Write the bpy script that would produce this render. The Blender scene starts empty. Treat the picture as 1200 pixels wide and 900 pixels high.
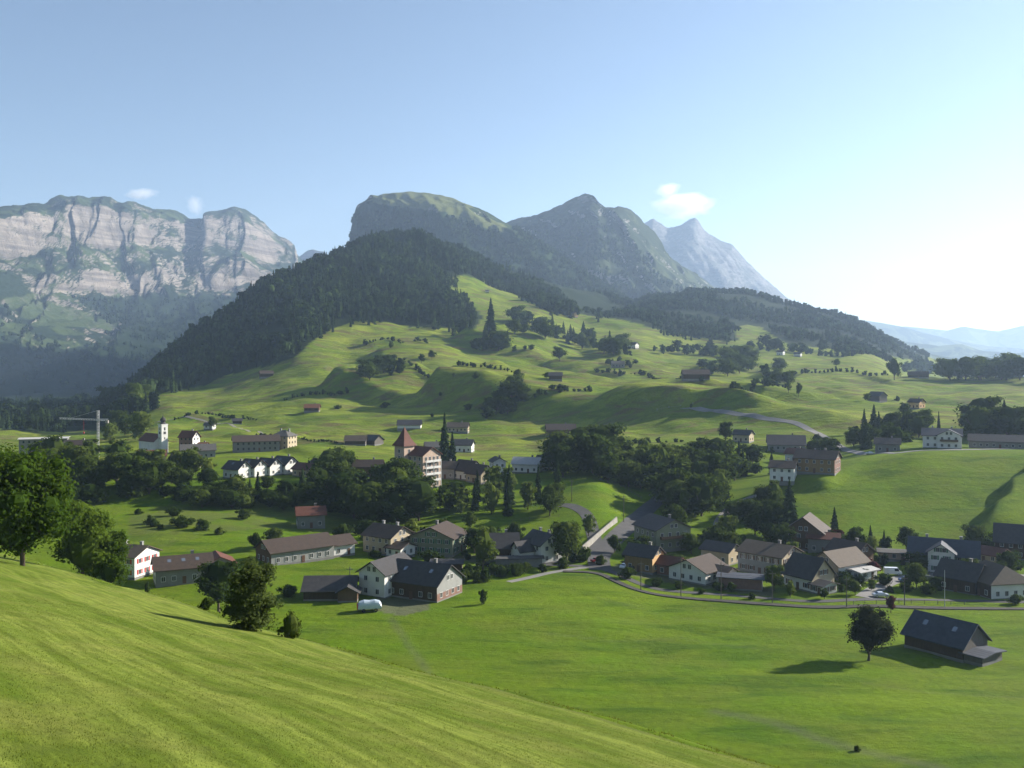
import bpy, math, random
import numpy as np
R = math.radians
sc = bpy.context.scene
COL = sc.collection
CAMZ = 65.0; F = 1100.0; YH = 425.0       # eye height above the valley floor, lens factor, horizon row
SUN_AZ = 66.0; SUN_EL = 24.0              # degrees to the right of the view, above the horizon

# ------------------------------------------------------------------ noise
def _hash(ix, iy, iz, seed):
    h = (ix.astype(np.int64)*374761393 + iy.astype(np.int64)*668265263 + iz.astype(np.int64)*2147483647 + seed*1274126177) & 0x7fffffff
    h = ((h ^ (h >> 13))*1274126177) & 0x7fffffff
    h = ((h ^ (h >> 16))*668265263) & 0x7fffffff
    return ((h ^ (h >> 15)) & 0xffffff)/float(0xffffff)*2-1
def vnoise(x, y, seed=0, z=None):
    x = np.asarray(x, float); y = np.asarray(y, float)
    z = np.zeros_like(x) if z is None else np.asarray(z, float)
    ix = np.floor(x); iy = np.floor(y); iz = np.floor(z)
    fx = x-ix; fy = y-iy; fz = z-iz
    fx = fx*fx*fx*(fx*(fx*6-15)+10); fy = fy*fy*fy*(fy*(fy*6-15)+10); fz = fz*fz*(3-2*fz)
    r = 0
    for dz in (0, 1):
        a = _hash(ix, iy, iz+dz, seed); b = _hash(ix+1, iy, iz+dz, seed)
        c = _hash(ix, iy+1, iz+dz, seed); d = _hash(ix+1, iy+1, iz+dz, seed)
        v = (a*(1-fx)+b*fx)*(1-fy)+(c*(1-fx)+d*fx)*fy
        r = r + v*(fz if dz else (1-fz))
        if np.all(fz == 0): return v
    return r
def fbm(x, y, oct=4, seed=0, gain=.5):
    r = 0; a = 1; s = 0
    for o in range(oct):
        r = r + a*vnoise(x*2**o, y*2**o, seed+o*17); s += a; a *= gain
    return r/s
def ridged(x, y, oct=4, seed=0):
    r = 0; a = 1; s = 0
    for o in range(oct):
        r = r + a*(1-2*np.abs(vnoise(x*2**o, y*2**o, seed+o*31))); s += a; a *= .5
    return r/s
def sstep(a, b, x):
    t = np.clip((x-a)/(b-a), 0, 1); return t*t*(3-2*t)

# ------------------------------------------------------------------ the lie of the land
# surveyed profiles: bearing -> (distance, height seen as picture row)
TAB = {
 -1200: [(120,900),(200,770),(300,650),(400,600),(520,560),(700,530),(1000,505),(1500,480),(2300,470),(3200,460)],
 0: [(120,960),(200,772),(300,645),(350,604),(378,590),(395,565),(430,556),(520,540),(620,528),(800,512),(1100,500),(1500,490),(2000,482),(3200,455)],
 110: [(120,960),(200,772),(300,645),(350,606),(378,592),(395,567),(430,558),(520,540),(620,526),(800,512),(1100,500),(1500,486),(2000,480),(3200,455)],
 190: [(120,960),(200,772),(300,645),(350,606),(378,594),(395,569),(430,560),(520,540),(600,522),(700,505),(820,490),(950,475),(1060,461),(1250,440),(1500,425),(1900,470),(3200,470)],
 250: [(120,960),(200,772),(300,645),(350,608),(378,595),(396,569),(440,558),(540,532),(640,515),(740,502),(860,485),(980,468),(1090,452),(1200,432),(1500,383),(1700,400),(2300,440),(3200,470)],
 300: [(120,960),(200,772),(300,645),(350,612),(378,598),(397,570),(440,556),(540,530),(640,514),(740,500),(860,480),(960,460),(1060,440),(1150,428),(1350,380),(1600,342),(1800,365),(2300,420),(3200,460)],
 360: [(120,960),(200,772),(300,650),(350,618),(378,602),(398,573),(440,558),(540,532),(640,512),(740,494),(830,476),(930,455),(1050,430),(1150,402),(1230,388),(1400,354),(1650,318),(1850,336),(2300,400),(3200,450)],
 420: [(120,960),(200,772),(300,650),(350,620),(378,606),(399,577),(440,558),(540,535),(650,513),(750,495),(850,475),(960,450),(1050,430),(1200,400),(1300,381),(1550,330),(1900,289),(2100,304),(2500,370),(3200,430)],
 480: [(120,960),(200,772),(310,645),(345,622),(370,602),(400,582),(440,560),(520,540),(650,511),(760,492),(880,468),(980,445),(1120,412),(1280,386),(1650,326),(2050,279),(2250,292),(2600,360),(3200,420)],
 560: [(120,960),(200,772),(310,645),(345,620),(370,600),(400,582),(440,562),(500,545),(600,525),(720,500),(850,474),(970,447),(1100,424),(1250,400),(1450,375),(1650,350),(1820,332),(1950,327),(2150,308),(2300,304),(2700,350),(3200,400)],
 620: [(120,960),(200,772),(310,646),(350,616),(380,592),(420,570),(460,552),(600,526),(700,507),(830,482),(960,456),(1080,436),(1250,409),(1450,384),(1750,352),(1880,352),(2150,335),(2400,326),(2700,350),(3200,400)],
 700: [(120,960),(200,772),(310,648),(330,628),(360,600),(385,580),(412,562),(450,552),(550,526),(650,507),(760,490),(860,472),(950,457),(1080,441),(1200,426),(1400,405),(1600,386),(1800,371),(1950,371),(2250,356),(2500,346),(2800,362),(3200,400)],
 740: [(120,960),(200,772),(305,655),(330,632),(350,618),(385,596),(420,576),(460,556),(550,522),(650,504),(760,485),(860,468),(950,455),(1080,440),(1200,425),(1400,403),(1600,388),(1800,375),(2000,372),(2500,358),(3200,400)],
 780: [(120,960),(200,772),(310,655),(350,622),(380,602),(420,576),(470,550),(540,522),(620,505),(700,490),(780,476),(900,461),(1020,448),(1150,436),(1300,422),(1500,402),(1700,386),(2100,362),(2500,350),(2800,360),(3200,400)],
 850: [(120,960),(200,772),(310,655),(350,624),(380,602),(420,578),(470,550),(540,520),(620,503),(700,489),(790,474),(900,460),(1050,446),(1200,431),(1400,415),(1550,406),(2000,374),(2400,346),(2600,354),(3200,420)],
 920: [(120,960),(200,772),(310,655),(342,630),(362,606),(385,584),(412,565),(450,556),(510,537),(560,515),(640,498),(740,484),(850,469),(960,456),(1100,440),(1300,426),(1500,413),(2000,385),(2400,359),(2600,368),(3200,420)],
 1000: [(120,960),(200,772),(310,655),(332,640),(348,622),(372,592),(402,560),(432,541),(480,534),(560,517),(660,500),(740,488),(840,475),(960,460),(1100,445),(1250,432),(1450,421),(1900,400),(2500,379),(2700,386),(3200,430)],
 1040: [(120,960),(200,772),(310,658),(333,642),(348,623),(374,591),(402,558),(430,534),(470,529),(520,520),(600,514),(700,498),(800,484),(900,468),(1020,453),(1130,444),(1250,440),(1450,432),(1900,418),(2500,400),(2700,404),(3200,430)],
 1080: [(120,960),(200,772),(310,660),(332,644),(348,624),(374,590),(400,556),(428,529),(460,524),(520,523),(600,511),(680,499),(780,484),(900,468),(1030,452),(1150,443),(1300,450),(1700,450),(2100,434),(2500,416),(2700,419),(3200,438)],
 1200: [(120,960),(200,772),(310,662),(334,644),(352,617),(378,582),(402,553),(428,530),(462,525),(520,524),(600,512),(690,499),(800,480),(920,461),(1060,447),(1200,439),(1350,448),(2000,458),(3200,440)],
 2400: [(120,960),(200,772),(310,662),(334,644),(352,617),(378,582),(402,553),(428,530),(462,525),(520,524),(600,512),(690,499),(800,480),(920,461),(1060,447),(1200,439),(1350,448),(2000,458),(3200,440)],
}
GD0, GD1, GN = math.log(100.), math.log(3200.), 420
GPX0, GPX1, GSTEP = -1200, 2400, 10
_ld = np.linspace(GD0, GD1, GN); _dd = np.exp(_ld)
def pchip(x, y, xq):
    x = np.asarray(x, float); y = np.asarray(y, float); h = np.diff(x); dl = np.diff(y)/h
    m = np.zeros(len(x)); m[0] = dl[0]; m[-1] = dl[-1]
    for i in range(1, len(x)-1):
        if dl[i-1]*dl[i] > 0:
            w1 = 2*h[i]+h[i-1]; w2 = h[i]+2*h[i-1]
            m[i] = (w1+w2)/(w1/dl[i-1]+w2/dl[i])
    xq = np.clip(xq, x[0], x[-1]); k = np.clip(np.searchsorted(x, xq)-1, 0, len(x)-2)
    t = (xq-x[k])/h[k]
    return (y[k]*(1+2*t)*(1-t)**2 + h[k]*m[k]*t*(1-t)**2 + y[k+1]*t*t*(3-2*t) + h[k]*m[k+1]*t*t*(t-1))
_cols = sorted(TAB)
_zc = []
for c in _cols:
    kn = TAB[c]
    _zc.append(pchip([k[0] for k in kn], [CAMZ-(k[1]-YH)*k[0]/F for k in kn], _dd))
_zc = np.array(_zc)
_gpx = np.arange(GPX0, GPX1+1, GSTEP)
GRID = np.empty((len(_gpx), GN))
for j in range(GN): GRID[:, j] = pchip(_cols, _zc[:, j], _gpx)
for it in range(3):                                   # soften along the bearings
    g = GRID.copy(); g[1:-1] = (GRID[:-2]+2*GRID[1:-1]+GRID[2:])/4; GRID = g
for it in range(4):
    g = GRID.copy(); g[:, 1:-1] = (GRID[:, :-2]+2*GRID[:, 1:-1]+GRID[:, 2:])/4; GRID = g

# knolls with a steep flank turned away from the sun: (px0,d0, px1,d1, height, width, decay)
SCARPS = [
 (375, 930, 480, 1010, 20, 21, 220), (474, 830, 625, 985, 27, 27, 300),
 (705, 690, 905, 655, 11, 10, 90), (800, 800, 990, 770, 7, 12, 80),
 (525,1230, 592, 1330, 22, 30, 120),
 (690, 980, 770, 1060, 7, 22, 100),
 (628, 1120, 700, 1200, 12, 20, 110), (250, 660, 330, 720, 5, 16, 60), (205, 800, 280, 880, 5, 18, 60),
 (1000, 1120, 1060, 1000, 4, 10, 90), (640, 560, 760, 560, 3, 9, 60), (330, 560, 420, 590, 3.5, 10, 60),
 (950, 905, 1000, 930, 4, 14, 70), (870, 1020, 940, 1100, 7, 18, 90), (1130, 352, 1225, 432, 5, 8, 50),  # last entry: step added to stand in for a tree's diagonal cast shadow
 (905, 400, 965, 385, 3.5, 9, 40), (700, 1150, 860, 1120, 7, 25, 90), (425,1120,520,1180,8,18,70),
]
def scarps(x, y):
    z = np.zeros_like(x)
    for (p0, d0, p1, d1, A, W, L) in SCARPS:
        ax = (p0-600)/F*d0; bx = (p1-600)/F*d1
        tx, ty = bx-ax, d1-d0; ln = math.hypot(tx, ty); tx /= ln; ty /= ln
        nx, ny = -ty, tx                                # the sunny side
        if nx*math.sin(R(SUN_AZ))+ny*math.cos(R(SUN_AZ)) < 0: nx, ny = -nx, -ny
        u = (x-ax)*tx+(y-ay)*ty if False else (x-ax)*tx+(y-d0)*ty
        s = (x-ax)*nx+(y-d0)*ny + 10*vnoise(x/45, y/45, 5)+5*vnoise(x/19, y/19, 9)
        win = sstep(-.12*ln, .12*ln, u)*(1-sstep(.82*ln, 1.12*ln, u))
        prof = sstep(0, W, s)*np.exp(-np.clip(s-W, 0, None)/L)
        z = z + A*win*prof
    return z
CR0 = (12.3, 45.0)
def fg_plane(x, y):
    xp = x-CR0[0]; yp = y-CR0[1]
    s = (xp+.77*yp)/1.262                               # metres past the crest line
    s = s + .7*vnoise(x/23, y/23, 77)
    z = 61 - .2867*y - .189*x
    z = z + .12*vnoise(x/6., y/6., 3) + .35*vnoise(x/19, y/19, 4)
    sh = np.where(s > -2, (np.clip(s, -2, 8)+2)**2/20, 0) + np.clip(s-8, 0, None)
    z = z - .34*sh
    z = z - .45*np.exp(-((s+.6)/.55)**2)
    # the ditch line along the foot of the mown slope
    return z, s
def H(x, y):
    x = np.atleast_1d(np.asarray(x, float)); y = np.atleast_1d(np.asarray(y, float))
    d = np.clip(y, 100, 3199.9)
    px = np.clip(600+F*x/d, GPX0, GPX1-.01)
    fi = (px-GPX0)/GSTEP; i = fi.astype(int); fi = fi-i
    fj = (np.log(d)-GD0)/(GD1-GD0)*(GN-1); j = np.minimum(fj.astype(int), GN-2); fj = fj-j
    z = (GRID[i, j]*(1-fi)+GRID[i+1, j]*fi)*(1-fj)+(GRID[i, j+1]*(1-fi)+GRID[i+1, j+1]*fi)*fj
    far = sstep(480, 700, y); vf = 1-sstep(1300, 2000, y)
    a = 7.0*far*(.35+.65*vf)
    z = z + a*(fbm(x/105, y/150, 3, 11)) + 1.9*far*fbm(x/28, y/38, 2, 19)
    z = z + 1.2*far*ridged(x/46, y/17, 2, 29)*(1-sstep(1500, 2200, y))
    z = z + 1.1*(1-far)*fbm(x/48, y/26, 3, 23)*sstep(110, 170, y)*(1-.6*sstep(235, 265, y))
    z = z + scarps(x, y)
    z = z + 9*sstep(1350, 1700, y)*ridged(x/160, y/160, 3, 5)*sstep(100, 140, z)
    z = np.where(y > 3000, z+(-40-z)*sstep(3000, 3600, y), z)
    # near slope
    fp, s = fg_plane(x, y)
    fp = np.minimum(fp, 78-.02*np.abs(x))
    k = 2.2
    m = np.maximum(z, fp); e = np.exp(-np.abs(z-fp)/k)
    out = m + k*np.log1p(e)*1.0
    return np.where(y < 600, out, z)
def h1(x, y): return float(H(x, y)[0])
def proj(x, y, z): return 600+F*x/y, YH+F*(CAMZ-z)/y
def gp(px, py, dmin=15., dmax=3190.):
    """point of the ground seen at a picture position, past distance dmin"""
    d = np.exp(np.linspace(math.log(dmin), math.log(dmax), 1500))
    x = (px-600)/F*d; z = H(x, d); ray = CAMZ-(py-YH)/F*d
    hit = np.nonzero(ray <= z)[0]
    k = hit[0] if len(hit) else int(np.argmin(ray-z))
    if 0 < k and len(hit):
        a = ray[k-1]-z[k-1]; b = ray[k]-z[k]; t = a/(a-b+1e-9); dd = d[k-1]+(d[k]-d[k-1])*t
    else: dd = d[k]
    xx = (px-600)/F*dd
    return (xx, dd, h1(xx, dd))
def gd(px, d):
    x = (px-600)/F*d; return (x, d, h1(x, d))
def inpoly(px, py, poly):
    px = np.asarray(px); py = np.asarray(py); r = np.zeros(px.shape, bool); n = len(poly)
    for i in range(n):
        x0, y0 = poly[i]; x1, y1 = poly[(i+1) % n]
        if y0 == y1: continue
        c = ((y0 > py) != (y1 > py)) & (px < (x1-x0)*(py-y0)/(y1-y0)+x0); r ^= c
    return r

# ------------------------------------------------------------------ mesh and material helpers
def np_mesh(name, V, faces_list, mats, smooth=False, attrs=None):
    """V (N,3); faces_list: list of (F,k) index arrays, one per material"""
    me = bpy.data.meshes.new(name)
    V = np.asarray(V, np.float32)
    me.vertices.add(len(V)); me.vertices.foreach_set('co', V.ravel())
    idx = np.concatenate([f.ravel() for f in faces_list]).astype(np.int32)
    tot = np.concatenate([np.full(len(f), f.shape[1]) for f in faces_list]).astype(np.int32)
    mi = np.concatenate([np.full(len(f), k) for k, f in enumerate(faces_list)]).astype(np.int32)
    st = np.concatenate([[0], np.cumsum(tot)[:-1]]).astype(np.int32)
    me.loops.add(len(idx)); me.loops.foreach_set('vertex_index', idx)
    me.polygons.add(len(tot)); me.polygons.foreach_set('loop_start', st); me.polygons.foreach_set('loop_total', tot)
    me.polygons.foreach_set('material_index', mi)
    me.polygons.foreach_set('use_smooth', np.full(len(tot), bool(smooth)))
    for m in mats: me.materials.append(m)
    if attrs:
        for k, v in attrs.items():
            a = me.attributes.new(k, 'FLOAT', 'POINT'); a.data.foreach_set('value', np.asarray(v, np.float32))
    me.update(calc_edges=True)
    return me
def link(name, me, parent=None, loc=None, rz=0, **props):
    o = bpy.data.objects.new(name, me); COL.objects.link(o)
    if parent: o.parent = parent
    if loc is not None: o.location = loc
    if rz: o.rotation_euler = (0, 0, rz)
    for k, v in props.items():
        if v is not None: o[k] = v
    return o
def grid_faces(nr, nc):
    i = np.arange(nr-1)[:, None]*nc + np.arange(nc-1)[None, :]
    return np.stack([i, i+1, i+nc+1, i+nc], -1).reshape(-1, 4)

class NT:
    """small node-tree writer"""
    def __init__(s, name):
        s.m = bpy.data.materials.new(name); s.m.use_nodes = True; s.t = s.m.node_tree
        s.t.nodes.clear(); s.out = s.n('ShaderNodeOutputMaterial')
    def n(s, typ, **kw):
        nd = s.t.nodes.new(typ)
        for k, v in kw.items(): setattr(nd, k, v)
        return nd
    def l(s, a, b): s.t.links.new(a, b)
    def val(s, sock, v):
        if isinstance(v, bpy.types.NodeSocket): s.l(v, sock)
        else: sock.default_value = v if not (isinstance(v, tuple) and len(v) == 3 and sock.type == 'RGBA') else (*v, 1)
    def pos(s):
        if not hasattr(s, '_p'): s._p = s.n('ShaderNodeNewGeometry')
        return s._p.outputs['Position']
    def objc(s):
        return s.n('ShaderNodeTexCoord').outputs['Object']
    def mapping(s, vec, scale=(1, 1, 1), rot=(0, 0, 0), loc=(0, 0, 0)):
        m = s.n('ShaderNodeMapping'); s.l(vec, m.inputs[0]); m.inputs['Scale'].default_value = scale
        m.inputs['Rotation'].default_value = rot; m.inputs['Location'].default_value = loc; return m.outputs[0]
    def noise(s, vec, scale, detail=4, rough=.55, dist=0):
        m = s.n('ShaderNodeTexNoise'); s.l(vec, m.inputs['Vector']); m.inputs['Scale'].default_value = scale
        m.inputs['Detail'].default_value = detail; m.inputs['Roughness'].default_value = rough
        m.inputs['Distortion'].default_value = dist; return m.outputs['Fac']
    def ramp(s, fac, stops):
        m = s.n('ShaderNodeValToRGB'); s.l(fac, m.inputs[0]); e = m.color_ramp.elements
        while len(e) < len(stops): e.new(.5)
        for k, (p, c) in enumerate(stops):
            e[k].position = p; e[k].color = (c, c, c, 1) if isinstance(c, (int, float)) else (*c, 1)
        return m.outputs[0]
    def mix(s, fac, a, b, mode='MIX'):
        m = s.n('ShaderNodeMix', data_type='RGBA', blend_type=mode)
        s.val(m.inputs[0], fac); s.val(m.inputs[6], a); s.val(m.inputs[7], b); return m.outputs[2]
    def math(s, op, a, b=0., clamp=False):
        m = s.n('ShaderNodeMath', operation=op, use_clamp=clamp); s.val(m.inputs[0], a); s.val(m.inputs[1], b); return m.outputs[0]
    def attr(s, name): return s.n('ShaderNodeAttribute', attribute_name=name).outputs['Fac']
    def bump(s, h, strength=.3, dist=.1):
        m = s.n('ShaderNodeBump'); s.l(h, m.inputs['Height']); m.inputs['Strength'].default_value = strength
        m.inputs['Distance'].default_value = dist; return m.outputs[0]
    def bsdf(s, col, rough=.9, normal=None, spec=.2, metallic=0, **kw):
        b = s.n('ShaderNodeBsdfPrincipled'); s.val(b.inputs['Base Color'], col); s.val(b.inputs['Roughness'], rough)
        b.inputs['Specular IOR Level'].default_value = spec; b.inputs['Metallic'].default_value = metallic
        if normal: s.l(normal, b.inputs['Normal'])
        s.l(b.outputs[0], s.out.inputs[0]); return b

# ------------------------------------------------------------------ ground material
def mat_ground():
    t = NT('grass_ground'); p = t.pos()
    n1 = t.noise(p, .012, 5, .6); n2 = t.noise(p, .07, 4, .6); n3 = t.noise(p, .9, 6, .7)
    base = t.mix(t.ramp(n1, [(.3, 0.), (.7, 1.)]), (.060, .125, .002), (.115, .178, .004))
    base = t.mix(t.ramp(n2, [(.35, 0.), (.75, 1.)]), base, (.105, .135, .012))
    base = t.mix(t.ramp(t.noise(t.mapping(p, (.03, .11, .03), (0, 0, .25)), 1., 4, .6, .8), [(.50, 0.), (.66, .75)]), base, (.034, .078, .003))
    base = t.mix(t.ramp(t.noise(t.mapping(p, (.02, .05, .02), (0, 0, -.2)), 1., 3, .6, .5), [(.52, 0.), (.7, .8)]), base, (.125, .18, .006))
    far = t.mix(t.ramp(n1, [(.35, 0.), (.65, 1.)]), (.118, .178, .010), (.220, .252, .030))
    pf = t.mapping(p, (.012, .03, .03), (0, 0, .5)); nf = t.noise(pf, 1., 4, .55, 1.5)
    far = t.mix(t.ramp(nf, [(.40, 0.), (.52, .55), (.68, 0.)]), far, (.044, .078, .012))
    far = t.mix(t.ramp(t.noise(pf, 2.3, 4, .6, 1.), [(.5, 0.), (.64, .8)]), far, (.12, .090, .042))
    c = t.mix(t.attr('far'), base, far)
    # mown slope: swaths along the mowing direction
    mr = t.mapping(p, (1, 1, 1), (0, 0, 0))
    sep = t.n('ShaderNodeSeparateXYZ'); t.l(mr, sep.inputs[0])
    s = t.math('ADD', t.math('MULTIPLY', sep.outputs[0], .7924), t.math('MULTIPLY', sep.outputs[1], .6101))
    s = t.math('ADD', s, t.math('MULTIPLY', t.noise(p, .03, 2), 1.6))
    al = t.math('SUBTRACT', t.math('MULTIPLY', sep.outputs[1], .7924), t.math('MULTIPLY', sep.outputs[0], .6101))
    cb = t.n('ShaderNodeCombineXYZ'); t.l(s, cb.inputs[0]); t.l(t.math('MULTIPLY', al, .04), cb.inputs[1])
    sw = t.noise(cb.outputs[0], .42, 3, .6); sw2 = t.noise(cb.outputs[0], 1.9, 3, .6)
    mown = t.mix(t.ramp(sw, [(.42, 0.), (.58, 1.)]), (.084, .126, .011), (.165, .205, .034))
    mown = t.mix(t.ramp(sw2, [(.45, 0.), (.62, .8)]), mown, (.075, .105, .010))
    mown = t.mix(t.ramp(t.noise(p, .22, 4, .6), [(.45, 0.), (.7, .45)]), mown, (.20, .20, .05))
    c = t.mix(t.attr('mown'), c, mown)
    c = t.mix(t.ramp(n3, [(.3, .35), (.6, 0.)]), c, (.024, .040, .008))
    c = t.mix(t.math('MULTIPLY', t.attr('rough'), .8), c, t.mix(t.noise(p, .6, 5), (.045, .075, .016), (.13, .125, .04)))
    c = t.mix(t.attr('dirt'), c, t.mix(t.noise(p, 1.5, 4), (.07, .065, .055), (.12, .11, .09)))
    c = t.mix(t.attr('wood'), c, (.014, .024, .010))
    hgt = t.math('ADD', t.noise(p, 3.5, 6, .75), t.math('MULTIPLY', t.noise(p, .35, 3), 2.))
    hgt = t.math('ADD', hgt, t.math('MULTIPLY', t.noise(t.mapping(p, (.10, .22, .2), (0, 0, .3)), 1., 5, .65), t.math('ADD', t.math('MULTIPLY', t.attr('far'), 9.), 3.)))
    t.bsdf(c, .95, t.bump(hgt, .7, .26), spec=.05)
    return t.m
FOREST_L = [(0,505),(120,505),(150,490),(172,476),(186,462),(200,458),(240,452),(262,440),(300,432),(318,428),(345,418),(368,398),(392,384),(420,376),(450,377),(480,384),(520,384),(556,384),(566,372),(548,350),(530,345),(520,328),(545,322),(585,336),(612,350),(645,362),(690,370),(760,378),(800,372),(760,300),(600,200),(0,200)]
FOREST_R = [(690,366),(728,374),(770,386),(800,392),(850,400),(866,398),(858,386),(874,380),(892,384),(912,397),(925,404),(970,408),(1045,418),(1085,424),(1110,330),(700,320)]
def build_ground():
    rows = np.concatenate([np.linspace(-120, 8, 24), np.exp(np.linspace(math.log(9), math.log(100), 240)), np.exp(np.linspace(math.log(100.5), math.log(3200), 520)), np.exp(np.linspace(math.log(3300), math.log(26000), 24))])
    cols = np.concatenate([np.linspace(-1200, -100, 50), np.linspace(-96, 1296, 349), np.linspace(1300, 2400, 50)])
    Y, PX = np.meshgrid(rows, cols, indexing='ij')
    g = np.where(Y > 60, Y, 60+0*Y); g = np.sqrt(np.maximum(Y, 0)**2+60**2)*1.0
    g = np.where(Y > 300, Y*np.sqrt(1+(60/np.maximum(Y, 1))**2), g)
    X = (PX-600)/F*g
    Z = H(X.ravel(), Y.ravel())
    x = X.ravel(); y = Y.ravel()
    px, py = proj(x, np.maximum(y, 1), Z)
    fp, s = fg_plane(x, y)
    near = (y < 420)
    mown = np.where(near, 1-sstep(-2.6, -1.6, s), 0)
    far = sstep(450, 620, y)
    edge = np.exp(-((s+2.1)/.4)**2)*near*1.+np.exp(-((s+.6)/.45)**2)*near*.9+.4*sstep(0, 2, s)*(1-sstep(6, 9, s))*near
    rough = np.clip(edge, 0, 1)
    rp = inpoly(px, py, [(150,640),(150,600),(300,575),(420,590),(420,628),(320,618),(250,625),(200,640)]) & (y > 250)
    rough = np.maximum(rough, rp*(.25+.5*(fbm(x/12, y/12, 2, 3) > 0)))
    yard = np.zeros_like(x)
    for poly in YARDS:
        yard = np.maximum(yard, (inpoly(px, py, poly) & (y > 180)).astype(float))
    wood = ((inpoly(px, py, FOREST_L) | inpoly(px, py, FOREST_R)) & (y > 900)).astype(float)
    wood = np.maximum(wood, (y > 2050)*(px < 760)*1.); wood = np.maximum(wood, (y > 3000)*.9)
    trk = np.zeros_like(x)
    for pts, wd, st in [([(458,724),(472,745),(486,765),(503,790)], .9, .45), ([(840,834),(905,846),(960,866),(1010,880),(1100,899)], 1.5, .55), ([(640,742),(720,752),(800,748),(900,762)], .7, .25),
                        ([(1010,800),(1090,812),(1200,818)], .7, .25), ([(700,700),(780,722),(880,735)], .6, .25)]:
        W2 = np.array([gp(a, b, 110)[:2] for a, b in pts])
        for a, b in zip(W2[:-1], W2[1:]):
            ab = b-a; tt = np.clip(((x-a[0])*ab[0]+(y-a[1])*ab[1])/(ab@ab), 0, 1); dd = np.hypot(x-a[0]-tt*ab[0], y-a[1]-tt*ab[1])
            trk = np.maximum(trk, st*np.exp(-(dd/wd)**2))
    yard = np.maximum(yard, trk)
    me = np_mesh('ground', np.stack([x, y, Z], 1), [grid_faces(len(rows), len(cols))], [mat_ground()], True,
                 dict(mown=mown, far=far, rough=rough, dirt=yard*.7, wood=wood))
    link('ground', me, kind='structure', label='rolling green pasture and mown slope')
YARDS = [[(440,716),(470,722),(505,714),(500,700),(440,700)],
         [(705,668),(760,650),(850,672),(905,690),(905,700),(800,686)],
         [(500,652),(560,660),(700,650),(720,640),(640,650)]]

# ------------------------------------------------------------------ mountains
def mat_mountain(name, rocklo, rockhi, green, wood, rock_from=.75, wscale=.006, meadow_z=None, strata=.03):
    t = NT(name); p = t.pos()
    gm = t.n('ShaderNodeNewGeometry'); sp = t.n('ShaderNodeSeparateXYZ'); t.l(gm.outputs['True Normal'], sp.inputs[0])
    steep = t.math('SUBTRACT', 1., sp.outputs[2])
    n = t.noise(p, .012, 6, .65)
    rk = t.math('ADD', steep, t.math('MULTIPLY', t.math('SUBTRACT', n, .5), .8)); rk = t.math('ADD', rk, t.math('MULTIPLY', t.math('SUBTRACT', t.noise(p, .0032, 3, .5), .5), 1.1))
    rk = t.ramp(rk, [(rock_from*.45, 0.), (rock_from*.45+.10, 1.)])
    st = t.noise(t.mapping(p, (.0015, .0015, strata)), 1., 5, .7, .6)
    rock = t.mix(t.ramp(st, [(.38, 0.), (.58, 1.)]), rocklo, rockhi)
    rock = t.mix(t.ramp(t.noise(t.mapping(p, (.02, .02, .003)), 1., 4, .6), [(.45, 0.), (.7, .5)]), rock, tuple(c*.62 for c in rocklo))
    veg = t.mix(t.ramp(t.noise(p, wscale, 5, .65, .8), [(.42, 0.), (.5, 1.)]), green, wood)
    veg = t.mix(t.attr('meadow'), veg, green)
    veg = t.mix(t.attr('wood'), veg, wood)
    c = t.mix(t.math('MULTIPLY', rk, t.math('SUBTRACT', 1., t.attr('wood'))), veg, rock)
    c = t.mix(t.math('MULTIPLY', t.attr('meadow'), .8), c, green)
    t.bsdf(c, .95, t.bump(t.noise(p, .03, 6, .7), .9, 12.), spec=.05)
    return t.m
def P(*a): return [(a[i], a[i+1]) for i in range(0, len(a), 2)]
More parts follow.
